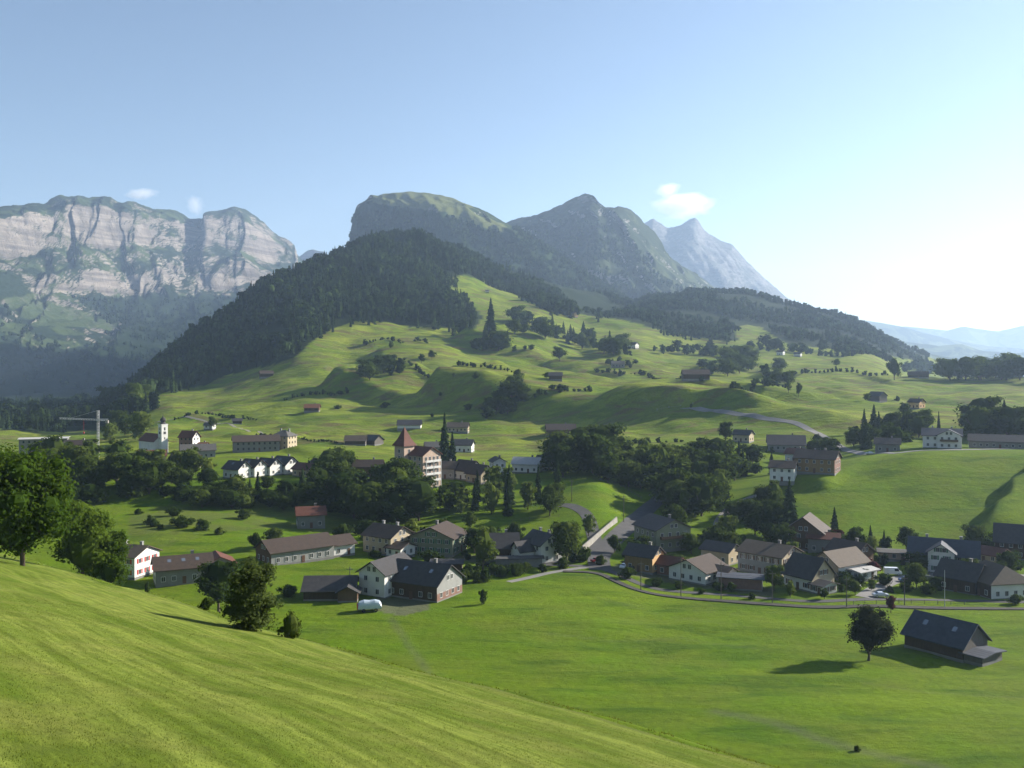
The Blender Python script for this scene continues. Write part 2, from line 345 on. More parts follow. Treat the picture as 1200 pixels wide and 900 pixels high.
def layered(name, label, layers, px0, px1, mat, step=2., sub=14, disp=60., dscale=170., seed=1, vdisp=12., meadow=None, wood=None, but=0., butscale=40.):
    """layers: front to back [(depthfunc pts px->d, profile pts px->row)], then a falling back side"""
    px = np.arange(px0, px1+.1, step); rows = []
    D = []; Zk = []
    for dp, pr in layers:
        d = np.interp(px, [a for a, b in dp], [b for a, b in dp]) if isinstance(dp, list) else np.full(len(px), float(dp))
        r = np.interp(px, [a for a, b in pr], [b for a, b in pr]) if isinstance(pr, list) else np.full(len(px), float(pr))
        D.append(d); Zk.append(CAMZ-(r-YH)*d/F)
    D.append(D[-1]+500); Zk.append(Zk[-1]-260); D.append(D[-1]+900); Zk.append(Zk[-1]*0-60)
    X = []; Y = []; Z = []; K = []
    for k in range(len(D)-1):
        ns = sub if k < len(D)-3 else (8 if k == len(D)-3 else 4)
        dist = float(np.mean(np.hypot(D[k+1]-D[k], Zk[k+1]-Zk[k])))
        if k < len(D)-3: ns = int(np.clip(dist/12, 5, 42))
        for a in np.arange(ns)/ns:
            d = D[k]*(1-a)+D[k+1]*a; z = Zk[k]*(1-a)+Zk[k+1]*a
            X.append((px-600)/F*d); Y.append(d); Z.append(z); K.append(np.full(len(px), k+a))
    X = np.array(X); Y = np.array(Y); Z = np.array(Z); K = np.array(K); nl = len(layers)-1
    for it in range(2):
        for A in (Y, Z):
            A[1:-1] = (A[:-2]+2*A[1:-1]+A[2:])/4
    w = np.clip(K, 0, 1)*(1-sstep(nl-.45, nl-.02, K)*.93)            # calm at foot and at the skyline
    along = X+.35*Y
    nb = ridged(along/dscale, Z/(dscale*2.6), 5, seed)
    dy = -disp*w*nb
    if but:
        dy = dy - but*w*(np.abs(np.mod((along+30*vnoise(along/120, Z/200, 3))/butscale, 1)-.5)*4-1)
    Y2 = Y+dy; X2 = X+dy*.25
    Z2 = Z+vdisp*w*fbm(X/60, Y/60, 4, seed+5) + vdisp*.25*fbm(X/25, Y/25, 3, seed+9)*(K <= nl+.01)
    pxx, pyy = proj(X, Y, Z)
    md = np.zeros(X.shape); wd = np.zeros(X.shape)
    for pl in (meadow or []): md = np.maximum(md, inpoly(pxx, pyy, pl)*(K <= nl+.2))
    for pl in (wood or []): wd = np.maximum(wd, inpoly(pxx, pyy, pl)*1.)
    me = np_mesh(name, np.stack([X2.ravel(), Y2.ravel(), Z2.ravel()], 1), [grid_faces(X.shape[0], X.shape[1])[:, ::1]], [mat], True,
                 dict(meadow=md.ravel(), wood=wd.ravel()))
    o = link(name, me, kind='structure', label=label)
    return (px, D, Zk, (X2, Y2, Z2, pxx, pyy, K))
GREEN = (.11, .135, .035); WOOD = (.022, .040, .014)
MM = {}
def J(amp, pts):
    q = np.arange(pts[0][0], pts[-1][0]+1, 3.); v = np.interp(q, [a for a, b in pts], [b for a, b in pts])+amp*fbm(q/13., q*0+amp, 4, 91, .6)
    return list(zip(q, v))
def build_mountains():
    def WB(pts, amp, sd):
        q = np.arange(-900, 421, 6.); v = np.interp(q, [a for a, b in pts], [b for a, b in pts])+amp*fbm(q/42, q*0, 4, sd)*np.clip((380-q)/60, 0, 1)
        return list(zip(q, v))
    m1 = mat_mountain('limestone_mountain', (.100, .088, .078), (.235, .205, .175), (.045, .065, .024), (.014, .025, .011), .86, .006)
    rl = J(3.2, P(-900,300, -400,262, -150,250, 0,243, 20,240, 50,237, 70,228, 130,230, 140,235, 167,239, 180,245, 207,247, 223,255, 237,257, 253,247, 273,243, 287,245, 307,257, 323,275, 340,283, 350,300, 372,318, 420,350))
    def sh(pts, k): return [(a, b+k) for a, b in pts]
    def dl(k): return P(-900, 3900-k, 0, 4700-k, 350, 6500-k*1.1, 420, 6700-k*1.1)
    c1t = sh(rl, 11)
    c1b = WB(P(-900,340, 0,312, 30,305, 60,290, 110,288, 160,290, 210,300, 240,300, 260,290, 300,300, 350,322, 420,352), 9, 1)
    c2t = WB(P(-900,360, 0,325, 50,330, 60,324, 90,316, 125,316, 150,330, 165,322, 180,318, 205,311, 225,325, 240,320, 262,322, 275,306, 300,312, 320,318, 350,328, 420,354), 7, 2)
    c2b = P(-900,390, 0,345, 50,346, 100,345, 150,345, 180,347, 215,341, 240,342, 262,344, 290,338, 320,334, 350,332, 420,356)
    fo = P(-900,400, 0,372, 100,372, 200,372, 300,365, 420,365)
    f1 = P(-900,430, 0,400, 100,400, 200,405, 300,400, 420,400)
    f2 = P(-900,480, 0,445, 100,445, 200,440, 420,430)
    bs = P(-900,520, 0,505, 420,500)
    MM['left'] = layered('mountain', 'long limestone mountain with banded pale cliffs on the left',
        [(dl(2300), bs), (dl(1900), f2), (dl(1400), f1), (dl(950), fo), (dl(700), c2b), (dl(620), c2t), (dl(370), c1b), (dl(270), c1t), (dl(0), rl)],
        -900, 420, m1, 2.2, disp=190, dscale=330, seed=3, vdisp=22,
        meadow=[P(18,352,40,346,70,352,95,362,130,382,125,388,90,385,60,380,25,362), P(0,368,30,378,60,395,100,402,60,408,35,400,0,378)],
        wood=[P(-900,600,-900,400,0,400,0,380,40,400,70,410,140,400,140,380,95,352,90,348,250,348,420,350,420,600), P(0,360,0,318,30,322,45,345,20,352)], but=0)
    # pale peaks far behind
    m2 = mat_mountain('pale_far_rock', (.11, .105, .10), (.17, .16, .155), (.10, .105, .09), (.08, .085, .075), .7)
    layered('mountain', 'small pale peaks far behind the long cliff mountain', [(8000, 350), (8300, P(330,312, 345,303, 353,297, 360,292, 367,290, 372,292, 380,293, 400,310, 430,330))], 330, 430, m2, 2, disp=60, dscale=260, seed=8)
    # domed mountain with the sunlit alp
    m3 = mat_mountain('wooded_mountain', (.14, .13, .12), (.22, .21, .19), (.10, .115, .04), WOOD, .95, .004)
    r1 = J(.9, P(405,300, 413,272, 415,250, 420,240, 430,235, 445,228, 462,225, 480,223, 500,224, 515,227, 530,231, 545,237, 570,247, 590,258, 605,268, 640,290, 700,330, 760,370))
    a1 = P(405,302, 413,276, 416,255, 440,236, 480,242, 510,243, 545,245, 560,252, 575,262, 592,272, 605,275, 640,295, 700,335, 760,372)
    def sh2(k, lo): return [(a, min(max(b+k, 0), lo)) for a, b in a1]
    MM['dome'] = layered('mountain', 'domed mountain with a sunlit alp on top and dark wooded flank',
        [(P(405,2800, 760,2450), P(405,400, 760,400)), (P(405,3050, 760,2600), P(405,352, 520,352, 600,358, 700,375, 760,390)), (P(405,3300, 600,2950, 760,2720), P(405,320, 450,300, 520,305, 600,318, 700,352, 760,382)),
         (P(405,3470, 600,3120, 760,2850), P(405,305, 418,275, 440,262, 500,268, 545,272, 600,292, 640,310, 700,344, 760,377)),
         (P(405,3560, 600,3220, 760,2950), a1), (P(405,3780, 600,3480, 760,3200), r1)], 405, 760, m3, 2, disp=85, dscale=170, seed=21, vdisp=14,
        meadow=[P(440,237,450,226,480,218,515,222,545,232,556,240,545,247,560,256,580,266,592,270,590,276,575,272,556,266,540,256,510,246,480,245)], wood=[P(400,500,400,250,440,238,500,247,540,258,560,268,592,272,605,266,640,286,700,324,770,364,770,500)], but=0)
    # rocky summit mountain
    r2 = J(2.4, P(560,275, 600,258, 620,253, 640,247, 660,237, 668,231, 675,227, 685,225, 693,227, 700,233, 707,240, 714,242, 725,240, 735,243, 750,252, 757,262, 768,272, 776,284, 782,298, 800,312, 815,320, 832,332, 850,348, 880,375))
    m4 = mat_mountain('craggy_mountain', (.12, .115, .11), (.20, .19, .175), (.045, .06, .024), (.018, .030, .013), 1.55, .004)
    MM['summit'] = layered('mountain', 'craggy mountain rising to a pointed summit behind the domed one',
        [(P(560,3400, 900,2950), P(560,400, 900,400)), (P(560,3700, 900,3200), P(560,350, 700,350, 800,372, 900,390)), (P(560,3950, 700,3500, 900,3700), P(560,320, 650,310, 720,320, 800,348, 900,385)),
         (P(560,4250, 700,3700, 880,4300), P(560,295, 620,280, 700,275, 745,285, 780,315, 830,345, 900,380)), (P(560,4400, 700,3830, 880,4700), P(560,282, 620,266, 660,256, 700,252, 745,266, 780,300, 830,338, 900,378)), (P(560,4600, 700,4050, 780,4400, 880,5300), r2)],
        560, 880, m4, 2, disp=120, dscale=240, seed=33, vdisp=22, meadow=[P(820,300,0,0,0,0) if False else P(682,300,690,290,706,296,710,312,690,318), P(700,352,712,340,728,336,742,342,735,352,712,358)], wood=[P(560,500,560,285,640,290,700,330,760,350,900,360,900,500)], but=0)
    r3 = J(2.2, P(700,300, 735,270, 757,258, 765,255, 775,261, 783,266, 792,264, 800,262, 807,257, 815,253, 819,257, 825,268, 835,274, 845,281, 858,286, 865,293, 875,305, 885,315, 895,325, 910,338, 920,347, 935,355, 950,363, 985,375, 1010,384, 1040,394, 1080,415))
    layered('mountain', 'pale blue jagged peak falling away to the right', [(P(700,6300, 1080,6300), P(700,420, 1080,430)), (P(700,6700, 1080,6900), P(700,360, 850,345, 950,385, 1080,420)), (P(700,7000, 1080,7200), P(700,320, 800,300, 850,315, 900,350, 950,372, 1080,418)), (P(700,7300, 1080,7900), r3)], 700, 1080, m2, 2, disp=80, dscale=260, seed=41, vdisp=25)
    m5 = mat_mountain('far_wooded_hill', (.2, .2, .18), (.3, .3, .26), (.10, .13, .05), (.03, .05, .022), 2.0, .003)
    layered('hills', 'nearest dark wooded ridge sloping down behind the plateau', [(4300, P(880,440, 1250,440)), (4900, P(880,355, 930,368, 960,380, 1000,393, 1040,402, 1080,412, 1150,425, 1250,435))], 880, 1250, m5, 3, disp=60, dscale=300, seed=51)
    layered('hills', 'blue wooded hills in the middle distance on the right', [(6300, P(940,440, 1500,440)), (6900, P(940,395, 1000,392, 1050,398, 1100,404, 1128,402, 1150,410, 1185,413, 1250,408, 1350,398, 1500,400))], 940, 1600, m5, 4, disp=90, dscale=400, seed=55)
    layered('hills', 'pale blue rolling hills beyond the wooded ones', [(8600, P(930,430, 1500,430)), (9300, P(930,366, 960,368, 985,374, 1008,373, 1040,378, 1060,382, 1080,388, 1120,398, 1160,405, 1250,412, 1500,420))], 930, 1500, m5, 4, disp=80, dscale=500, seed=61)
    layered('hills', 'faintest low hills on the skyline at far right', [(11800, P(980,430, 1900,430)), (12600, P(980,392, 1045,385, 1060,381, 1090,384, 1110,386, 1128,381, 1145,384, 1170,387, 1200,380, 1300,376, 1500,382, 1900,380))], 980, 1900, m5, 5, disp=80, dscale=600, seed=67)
# ------------------------------------------------------------------ trees
def mat_leaf(name, c0, c1, scale=.25, trans=.35, stuff=False):
    t = NT(name)
    p = t.pos() if stuff else t.objc()
    oi = t.n('ShaderNodeObjectInfo').outputs['Random']
    n = t.noise(p, scale, 3, .6)
    c = t.mix(t.ramp(n, [(.3, 0.), (.7, 1.)]), c0, c1)
    c = t.mix(t.math('MULTIPLY', t.noise(p, 3.1, 2), .5), c, tuple(x*.55 for x in c0))
    if not stuff:
        hs = t.n('ShaderNodeHueSaturation'); t.l(c, hs.inputs['Color'])
        t.l(t.math('ADD', t.math('MULTIPLY', oi, -.045), .515), hs.inputs['Hue'])
        t.l(t.math('ADD', t.math('MULTIPLY', t.math('POWER', oi, 1.6), 1.1), .65), hs.inputs['Value']); c = hs.outputs[0]
    else:
        c = t.mix(t.ramp(t.noise(p, .12, 2, .5), [(.40, 0.), (.62, 1.)]), c, tuple(x*2.2 for x in c1)); c = t.mix(t.ramp(t.noise(p, .018, 2, .5), [(.42, .0), (.6, .7)]), c, tuple(x*.6 for x in c0))
    b = t.n('ShaderNodeBsdfDiffuse'); t.l(c, b.inputs[0])
    tr = t.n('ShaderNodeBsdfTranslucent'); t.l(t.mix(.5, c, tuple(min(1, x*1.9) for x in c1)), tr.inputs[0])
    mx = t.n('ShaderNodeMixShader'); mx.inputs[0].default_value = trans
    t.l(b.outputs[0], mx.inputs[1]); t.l(tr.outputs[0], mx.inputs[2]); t.l(mx.outputs[0], t.out.inputs[0])
    return t.m
def simple(name, c, rough=.85, c2=None, scale=1.5, spec=.2, metallic=0, bump=0):
    t = NT(name)
    if c2 is None: c2 = tuple(x*.72 for x in c)
    p = t.objc(); n = t.noise(p, scale, 5, .65)
    col = t.mix(t.ramp(n, [(.3, 0.), (.7, 1.)]), c2, c)
    t.bsdf(col, rough, t.bump(t.noise(p, scale*5, 4), .4, .05) if bump else None, spec, metallic)
    return t.m
LEAF = {}
def leafmats():
    LEAF['ash'] = mat_leaf('leaves_ash', (0.060, 0.100, 0.012), (0.084, 0.128, 0.018))
    LEAF['alder'] = mat_leaf('leaves_alder', (0.044, 0.068, 0.018), (0.076, 0.100, 0.028))
    LEAF['maple'] = mat_leaf('leaves_maple', (0.024, 0.032, 0.014), (0.044, 0.052, 0.020))
    LEAF['mid'] = mat_leaf('leaves_broad', (0.025, 0.044, 0.009), (0.053, 0.080, 0.016))
    LEAF['light'] = mat_leaf('leaves_light', (0.060, 0.092, 0.016), (0.096, 0.132, 0.028))
    LEAF['conifer'] = mat_leaf('needles', (0.014, 0.029, 0.011), (0.027, 0.045, 0.016), trans=.15)
    LEAF['wood'] = mat_leaf('wood_foliage', (0.011, 0.021, 0.008), (0.024, 0.038, 0.012), .09, .25, True)
    LEAF['bark'] = simple('bark', (.085, .065, .048), bump=1, scale=3)
    LEAF['copper'] = mat_leaf('leaves_copper', (0.040, 0.014, 0.014), (0.072, 0.028, 0.024))
def quads(C, N, size, rng, up=.0):
    """one leaf-clump quad at every centre C facing about N"""
    n = len(C); N = N/np.linalg.norm(N, axis=1)[:, None]
    a = np.cross(N, rng.normal(size=(n, 3))); a /= np.linalg.norm(a, axis=1)[:, None]
    b = np.cross(N, a); s = (size*rng.uniform(.55, 1.35, n))[:, None]; e = s*rng.uniform(.55, 1., n)[:, None]
    V = np.stack([C-a*s*.5, C-b*e*.5+N*s*.12, C+a*s*.5, C+b*e*.5+N*s*.12], 1).reshape(-1, 3)
    return V, np.arange(4*n).reshape(-1, 4)
def tube(pts, rad, k=6):
    pts = np.asarray(pts, float); V = []; n = len(pts)
    for i in range(n):
        t = pts[min(i+1, n-1)]-pts[max(i-1, 0)]; t /= np.linalg.norm(t)+1e-9
        a = np.cross(t, [1, .1, .05]) if abs(t[0]) < .9 else np.cross(t, [0, 1, .1]); a /= np.linalg.norm(a); b = np.cross(t, a)
        for j in range(k):
            w = 2*math.pi*j/k; V.append(pts[i]+(a*math.cos(w)+b*math.sin(w))*rad[i])
    Fq = [(i*k+j, i*k+(j+1) % k, (i+1)*k+(j+1) % k, (i+1)*k+j) for i in range(n-1) for j in range(k)]
    return np.array(V), np.array(Fq)
def merge(parts):
    V = []; Fs = []; o = 0
    for v, f in parts:
        V.append(v); Fs.append(f+o); o += len(v)
    return np.concatenate(V), np.concatenate(Fs)
def ball(c, r, k=7, m=5):
    V = []
    for i in range(m):
        th = math.pi*(i+.0)/(m-1)
        for j in range(k):
            ph = 2*math.pi*j/k; V.append((c[0]+r[0]*math.sin(th)*math.cos(ph), c[1]+r[1]*math.sin(th)*math.sin(ph), c[2]+r[2]*math.cos(th)))
    return np.array(V), np.array([(i*k+j, i*k+(j+1) % k, (i+1)*k+(j+1) % k, (i+1)*k+j) for i in range(m-1) for j in range(k)])
def broad(seed, w, nc, per, size, base=.16, core=True, top=1., limbs=True):
    """unit-height broadleaf; w = width/height. returns crown(V,F), trunk(V,F)"""
    rng = np.random.default_rng(seed); hc = 1-base; cz = base+hc*.52; parts = []; cs = []
    for i in range(nc):
        d = rng.normal(size=3); d /= np.linalg.norm(d); r = rng.uniform(.35, .80)
        if i < nc//6: r *= .4
        c = np.array([d[0]*r*w/2, d[1]*r*w/2, cz+d[2]*r*hc/2*top]); rad = rng.uniform(.17, .34)*w/2*(1.15-.4*max(0, d[2]))
        if c[2] < cz: c[:2] *= .9
        if c[2]-rad < base*.7: c[2] = base*.7+rad*.8
        if c[2]+rad > 1: c[2] = 1-rad
        cs.append((c, rad))
        m = int(per*rng.uniform(.7, 1.3)); dd = rng.normal(size=(m, 3)); dd /= np.linalg.norm(dd, axis=1)[:, None]
        C = c+dd*rad*rng.uniform(.6, 1.32, m)[:, None]*np.array([1, 1, .85])
        parts.append(quads(C, dd+rng.normal(size=(m, 3))*.45+np.array([0, 0, .15]), size, rng))
        if core: parts.append(ball(c, (rad*.55, rad*.55, rad*.48)))
    if core: parts.append(ball((0, 0, cz), (w*.24, w*.24, hc*.34), 8, 6))
    tr = [tube([(0, 0, -.03), (.004, .003, base*.6), (.0, .006, base*1.4), (.01, 0, cz+.15)], [.034, .024, .02, .006], 7)]
    if limbs:
        for c, rad in cs[::2]:
            z0 = max(base, .13)*rng.uniform(.9, 1.8); tr.append(tube([(0, 0, z0), (c[0]*.4, c[1]*.4, z0*.5+c[2]*.5-.02), tuple(c)], [.013, .009, .003], 5))
    return merge(parts), merge(tr)
def conifer(seed, w, tiers=13, arms=9, size=1.):
    rng = np.random.default_rng(seed); V = []; Fq = []
    for i in range(tiers):
        t = (i+.3)/tiers; z = .07+.93*t; r = w/2*(1-t)**.82*rng.uniform(.82, 1.1)+.012; na = max(4, int(arms*(1-.5*t)))
        off = rng.uniform(0, 6)
        for j in range(na):
            a = off+2*math.pi*(j+rng.uniform(-.2, .2))/na; rr = r*rng.uniform(.72, 1.15); dz = -rr*.42-.01
            wd = .62*2*math.pi*rr/na+.006; ca, sa = math.cos(a), math.sin(a)
            b = len(V); mid = .55
            V += [(ca*rr*.05, sa*rr*.05, z+.018), (ca*rr*mid-sa*wd/2, sa*rr*mid+ca*wd/2, z+dz*.75-.01), (ca*rr, sa*rr, z+dz*rng.uniform(.75, 1.05)), (ca*rr*mid+sa*wd/2, sa*rr*mid-ca*wd/2, z+dz*.75-.01)]
            Fq.append((b, b+1, b+2, b+3))
            b = len(V)
            V += [(ca*rr*.1, sa*rr*.1, z-.02), (ca*rr*.75-sa*wd*.35, sa*rr*.75+ca*wd*.35, z+dz-.012), (ca*rr*.8, sa*rr*.8, z+dz-.05), (ca*rr*.75+sa*wd*.35, sa*rr*.75-ca*wd*.35, z+dz-.012)]
            Fq.append((b, b+1, b+2, b+3))
    k = 6; core = tube([(0, 0, .08), (0, 0, .5), (0, 0, .99)], [w*.27, w*.15, .004], k)
    crown = merge([(np.array(V), np.array(Fq)), core]); trunk = tube([(0, 0, -.03), (0, 0, .12), (0, 0, .6)], [.016, .013, .006], 6)
    return crown, trunk
PROTO = {}
def proto(key, data, leaf, smooth=False):
    (cv, cf), (tv, tf) = data
    PROTO[key] = (np_mesh(key+'_crown', cv, [cf], [LEAF[leaf]]), np_mesh(key+'_trunk', tv, [tf], [LEAF['bark']], True))
def make_protos():
    leafmats()
    proto('ash', broad(1, .86, 120, 150, .028, -.02), 'ash'); proto('alder', broad(2, .66, 60, 120, .034, -.14), 'alder')
    proto('alder2', broad(21, .68, 54, 110, .034, -.08), 'ash')
    proto('maple', broad(3, .84, 70, 120, .032, .06, top=1.), 'maple')
    for i in range(4): proto('round%d' % i, broad(10+i, .80+.08*i, 30, 64, .055, .03+.01*i), 'mid')
    for i in range(2): proto('light%d' % i, broad(30+i, .60+.1*i, 24, 60, .055, .04), 'light')
    proto('copper0', broad(35, .8, 20, 50, .06, .1), 'copper')
    for i in range(3): proto('bush%d' % i, broad(40+i, 1.15+.2*i, 18, 55, .10, -.12, limbs=False), 'mid')
    for i in range(3): proto('spruce%d' % i, conifer(50+i, .34+.05*i, 15, 10), 'conifer')
    proto('poplar0', broad(60, .32, 22, 60, .045, .06), 'light')
_rt = random.Random(7)
KINDS_OF = {'round': (['round0', 'round1', 'round2', 'round3'], 'broadleaf_tree'), 'light': (['light0', 'light1'], 'broadleaf_tree'), 'spruce': (['spruce0', 'spruce1', 'spruce2'], 'spruce_tree'),
            'bush': (['bush0', 'bush1', 'bush2'], 'bush'), 'ash': (['ash'], 'ash_tree'), 'alder': (['alder'], 'alder_tree'), 'alder2': (['alder2'], 'alder_tree'), 'maple': (['maple'], 'maple_tree'), 'copper': (['copper0'], 'broadleaf_tree'), 'poplar': (['poplar0'], 'poplar_tree')}
NTREES = 0
QUEUE = []
def tree(kind, loc, h, label, group=None, w=1., sink=.15):
    QUEUE.append((h/max(loc[1], 1), kind, loc, h, label, group, w, sink))
def plant(kind, loc, h, label, group=None, w=1., sink=.15):
    global NTREES
    NTREES += 1
    ks, nm = KINDS_OF[kind]; k = _rt.choice(ks); cm, tm = PROTO[k]
    r = bpy.data.objects.new(nm, None); COL.objects.link(r); r.location = (loc[0], loc[1], loc[2]-sink)
    r.rotation_euler = (0, 0, _rt.uniform(0, 6.28)); r.scale = (h*w, h*w, h); r.empty_display_size = .1
    r['label'] = label; r['category'] = 'bush' if kind == 'bush' else 'tree'
    if group: r['group'] = group
    link('crown', cm, r); link('trunk', tm, r)
    return r
def tpx(kind, px, py, hpx, label, group=None, w=1., dmin=200., d=None):
    """a tree whose foot is seen at (px,py); hpx = its height in picture rows"""
    p = gd(px, d) if d else gp(px, py, dmin)
    foot = YH+F*(CAMZ-p[2])/p[1]
    return tree(kind, p, (hpx+(foot-py))*p[1]/F if d else hpx*p[1]/F, label, group, w)
PLACED = []
def cluster(poly, n, h0, h1_, kinds, label, group, dmin=230., seed=0, w=1.3, sep=.5, free=1.):
    rng = random.Random(seed+len(label)); xs = [a for a, b in poly]; ys = [b for a, b in poly]; k = 0; tries = 0; loc = []
    while k < n and tries < 4000:
        tries += 1
        px = rng.uniform(min(xs), max(xs)); py = rng.uniform(min(ys), max(ys))
        if not inpoly(np.array([px]), np.array([py]), poly)[0]: continue
        if tries < 3000 and any(abs(px-a) < sep*(h0+h1_)*.35 and abs(py-b) < sep*h0*.35 for a, b in loc): continue
        p = gp(px, py, dmin)
        h = rng.uniform(h0, h1_)*1.08
        if clash(p[0], p[1], max(1.8, h*p[1]/F*.14), free): continue
        loc.append((px, py)); tree(rng.choice(kinds), p, h*p[1]/F, label, group, w, sink=.08*h*p[1]/F); k += 1
HOUSE_SPOTS = []; ROADS_XY = []
def clash(x, y, r, free=1.):
    for hx, hy, hr in HOUSE_SPOTS:
        if (x-hx)**2+(y-hy)**2 < (hr*free+(r if free == 1. else 0))**2: return True
    for pts, w in ROADS_XY:
        if np.min((pts[:, 0]-x)**2+(pts[:, 1]-y)**2) < (w/2+1.2)**2: return True
    return False

# far-off woods that read as one mass
def bake(protos, P3, Hs, rng, k0=0):
    """merge many low tree shapes: protos list of (V,F)"""
    parts = []; off = 0; pick = rng.integers(0, len(protos), len(P3))
    for q, (v, f) in enumerate(protos):
        ids = np.nonzero(pick == q)[0]; n = len(ids)
        if not n: continue
        a = rng.uniform(0, 6.28, n); ca, sa = np.cos(a)[:, None], np.sin(a)[:, None]; h = Hs[ids][:, None]; wv = h*rng.uniform(.85, 1.3, n)[:, None]
        X = (v[None, :, 0]*ca-v[None, :, 1]*sa)*wv+P3[ids, 0][:, None]; Y = (v[None, :, 0]*sa+v[None, :, 1]*ca)*wv+P3[ids, 1][:, None]; Z = v[None, :, 2]*h+P3[ids, 2][:, None]-.6
        V = np.stack([X, Y, Z], -1).reshape(-1, 3); Fq = (f[None]+(np.arange(n)*len(v))[:, None, None]).reshape(-1, 4)
        parts.append((V, Fq))
    return merge(parts)
def lowtrees():
    c = [conifer(70+i, .36+.05*i, 7, 6)[0] for i in range(3)]
    b = [broad(80+i, .75, 7, 14, .16, .06, limbs=False)[0] for i in range(3)]
    tiny = [conifer(90+i, .5, 4, 5)[0] for i in range(2)]
    tb = [broad(95+i, .9, 4, 7, .3, .02, limbs=False)[0] for i in range(2)]
    return c, b, tiny, tb
def ground_wood(poly, x0, x1, y0, y1, step, protos, h0, h1_, label, seed, gaps=False):
    rng = np.random.default_rng(seed)
    gx, gy = np.meshgrid(np.arange(x0, x1, step), np.arange(y0, y1, step)); x = gx.ravel()+rng.uniform(-.5, .5, gx.size)*step; y = gy.ravel()+rng.uniform(-.5, .5, gx.size)*step
    z = H(x, y); px, py = proj(x, y, z)
    jit = np.stack([fbm(x/70, y/70, 3, 5), fbm(x/70, y/70, 3, 6)])*16+rng.normal(size=(2, len(px)))*2
    ok = inpoly(px+jit[0], py+jit[1], poly) & (px > -260) & (px < 1400)
    # leave out what lies well behind the skyline
    zb = H(x*(y-90)/y, y-90.); pyb = proj(x*(y-90)/y, y-90, zb)[1]; zc = H(x*(y-220)/y, y-220.); pyc = proj(x*(y-220)/y, y-220, zc)[1]
    ok &= (pyb > py-14) & (pyc > py-18)
    P3 = np.stack([x, y, z], 1)[ok]; Hs = rng.uniform(h0, h1_, len(P3))*(1+.5*fbm(P3[:, 0]/45, P3[:, 1]/45, 2, 3))
    g_ = fbm(P3[:, 0]/60, P3[:, 1]/80, 2, 78) > -.42; P3 = P3[g_]; Hs = Hs[g_]
    if gaps:
        g_ = fbm(P3[:, 0]/110, P3[:, 1]/150, 2, 77) > -.06; P3 = P3[g_]; Hs = Hs[g_]
    v, f = bake(protos, P3, Hs, rng)
    me = np_mesh('wood', v, [f], [LEAF['wood']]); link('wood', me, kind='stuff', label=label)
    return len(P3)
def mountain_wood(M, px0, px1, n, protos, h0, h1_, label, seed, poly):
    rng = np.random.default_rng(seed); px, D, Zk, G = M; X, Y, Z, pxx, pyy, K = G
    a = rng.uniform(0, X.shape[0]-1.001, n*6); b = rng.uniform(0, X.shape[1]-1.001, n*6)
    i = a.astype(int); j = b.astype(int); fa = a-i; fb = b-j
    def bl(A): return (A[i, j]*(1-fb)+A[i, j+1]*fb)*(1-fa)+(A[i+1, j]*(1-fb)+A[i+1, j+1]*fb)*fa
    area = np.hypot(Y[np.minimum(i+1, X.shape[0]-1), j]-Y[i, j], Z[np.minimum(i+1, X.shape[0]-1), j]-Z[i, j])*np.abs(X[i, j+1]-X[i, j])
    keep = rng.uniform(0, 1, len(a)) < area/np.percentile(area, 90)
    x, y, z = bl(X), bl(Y), bl(Z); qx, qy = proj(x, y, z)
    ok = keep & inpoly(qx, qy, poly) & (qx > px0) & (qx < px1)
    ok &= fbm(x/130, y/130+z/90, 3, seed) > -.28
    P3 = np.stack([x, y, z], 1)[ok][:n]; Hs = rng.uniform(h0, h1_, len(P3))
    v, f = bake(protos, P3, Hs, rng)
    link('wood', np_mesh('wood', v, [f], [LEAF['wood']]), kind='stuff', label=label)
    return len(P3)
def build_woods():
    c, b, tiny, tb = lowtrees()
    print('WOOD', ground_wood(FOREST_L, -1600, 120, 830, 2200, 8.5, c+c+b, 10, 25, 'dark mixed forest covering the hill left of centre', 1),
          ground_wood([p for p in FOREST_R], 100, 1500, 1450, 2700, 11, c+b+b, 12, 20, 'dark forest on the ridge right of centre', 2, True))
    print('MW', mountain_wood(MM['dome'], 400, 760, 7000, tiny+tb, 16, 26, 'conifer forest hanging on the flank of the domed mountain', 3, [(400,600),(400,262),(440,244),(500,251),(545,258),(560,266),(592,274),(606,270),(640,290),(700,328),(770,368),(760,600)]),
          mountain_wood(MM['summit'], 560, 880, 6000, tiny+tb, 16, 26, 'conifer forest below the pointed summit', 4, [(560,600),(560,282),(600,270),(640,262),(700,262),(740,285),(780,330),(860,362),(860,600),(690,330),(690,312),(675,312),(675,330)]),
          mountain_wood(MM['left'], -300, 420, 9000, tiny+tb, 18, 30, 'forest on the lower slopes of the long cliff mountain', 5, [(-300,600),(-300,395),(0,352),(40,395),(100,408),(135,386),(85,350),(150,352),(250,350),(350,345),(420,360),(420,600)]))
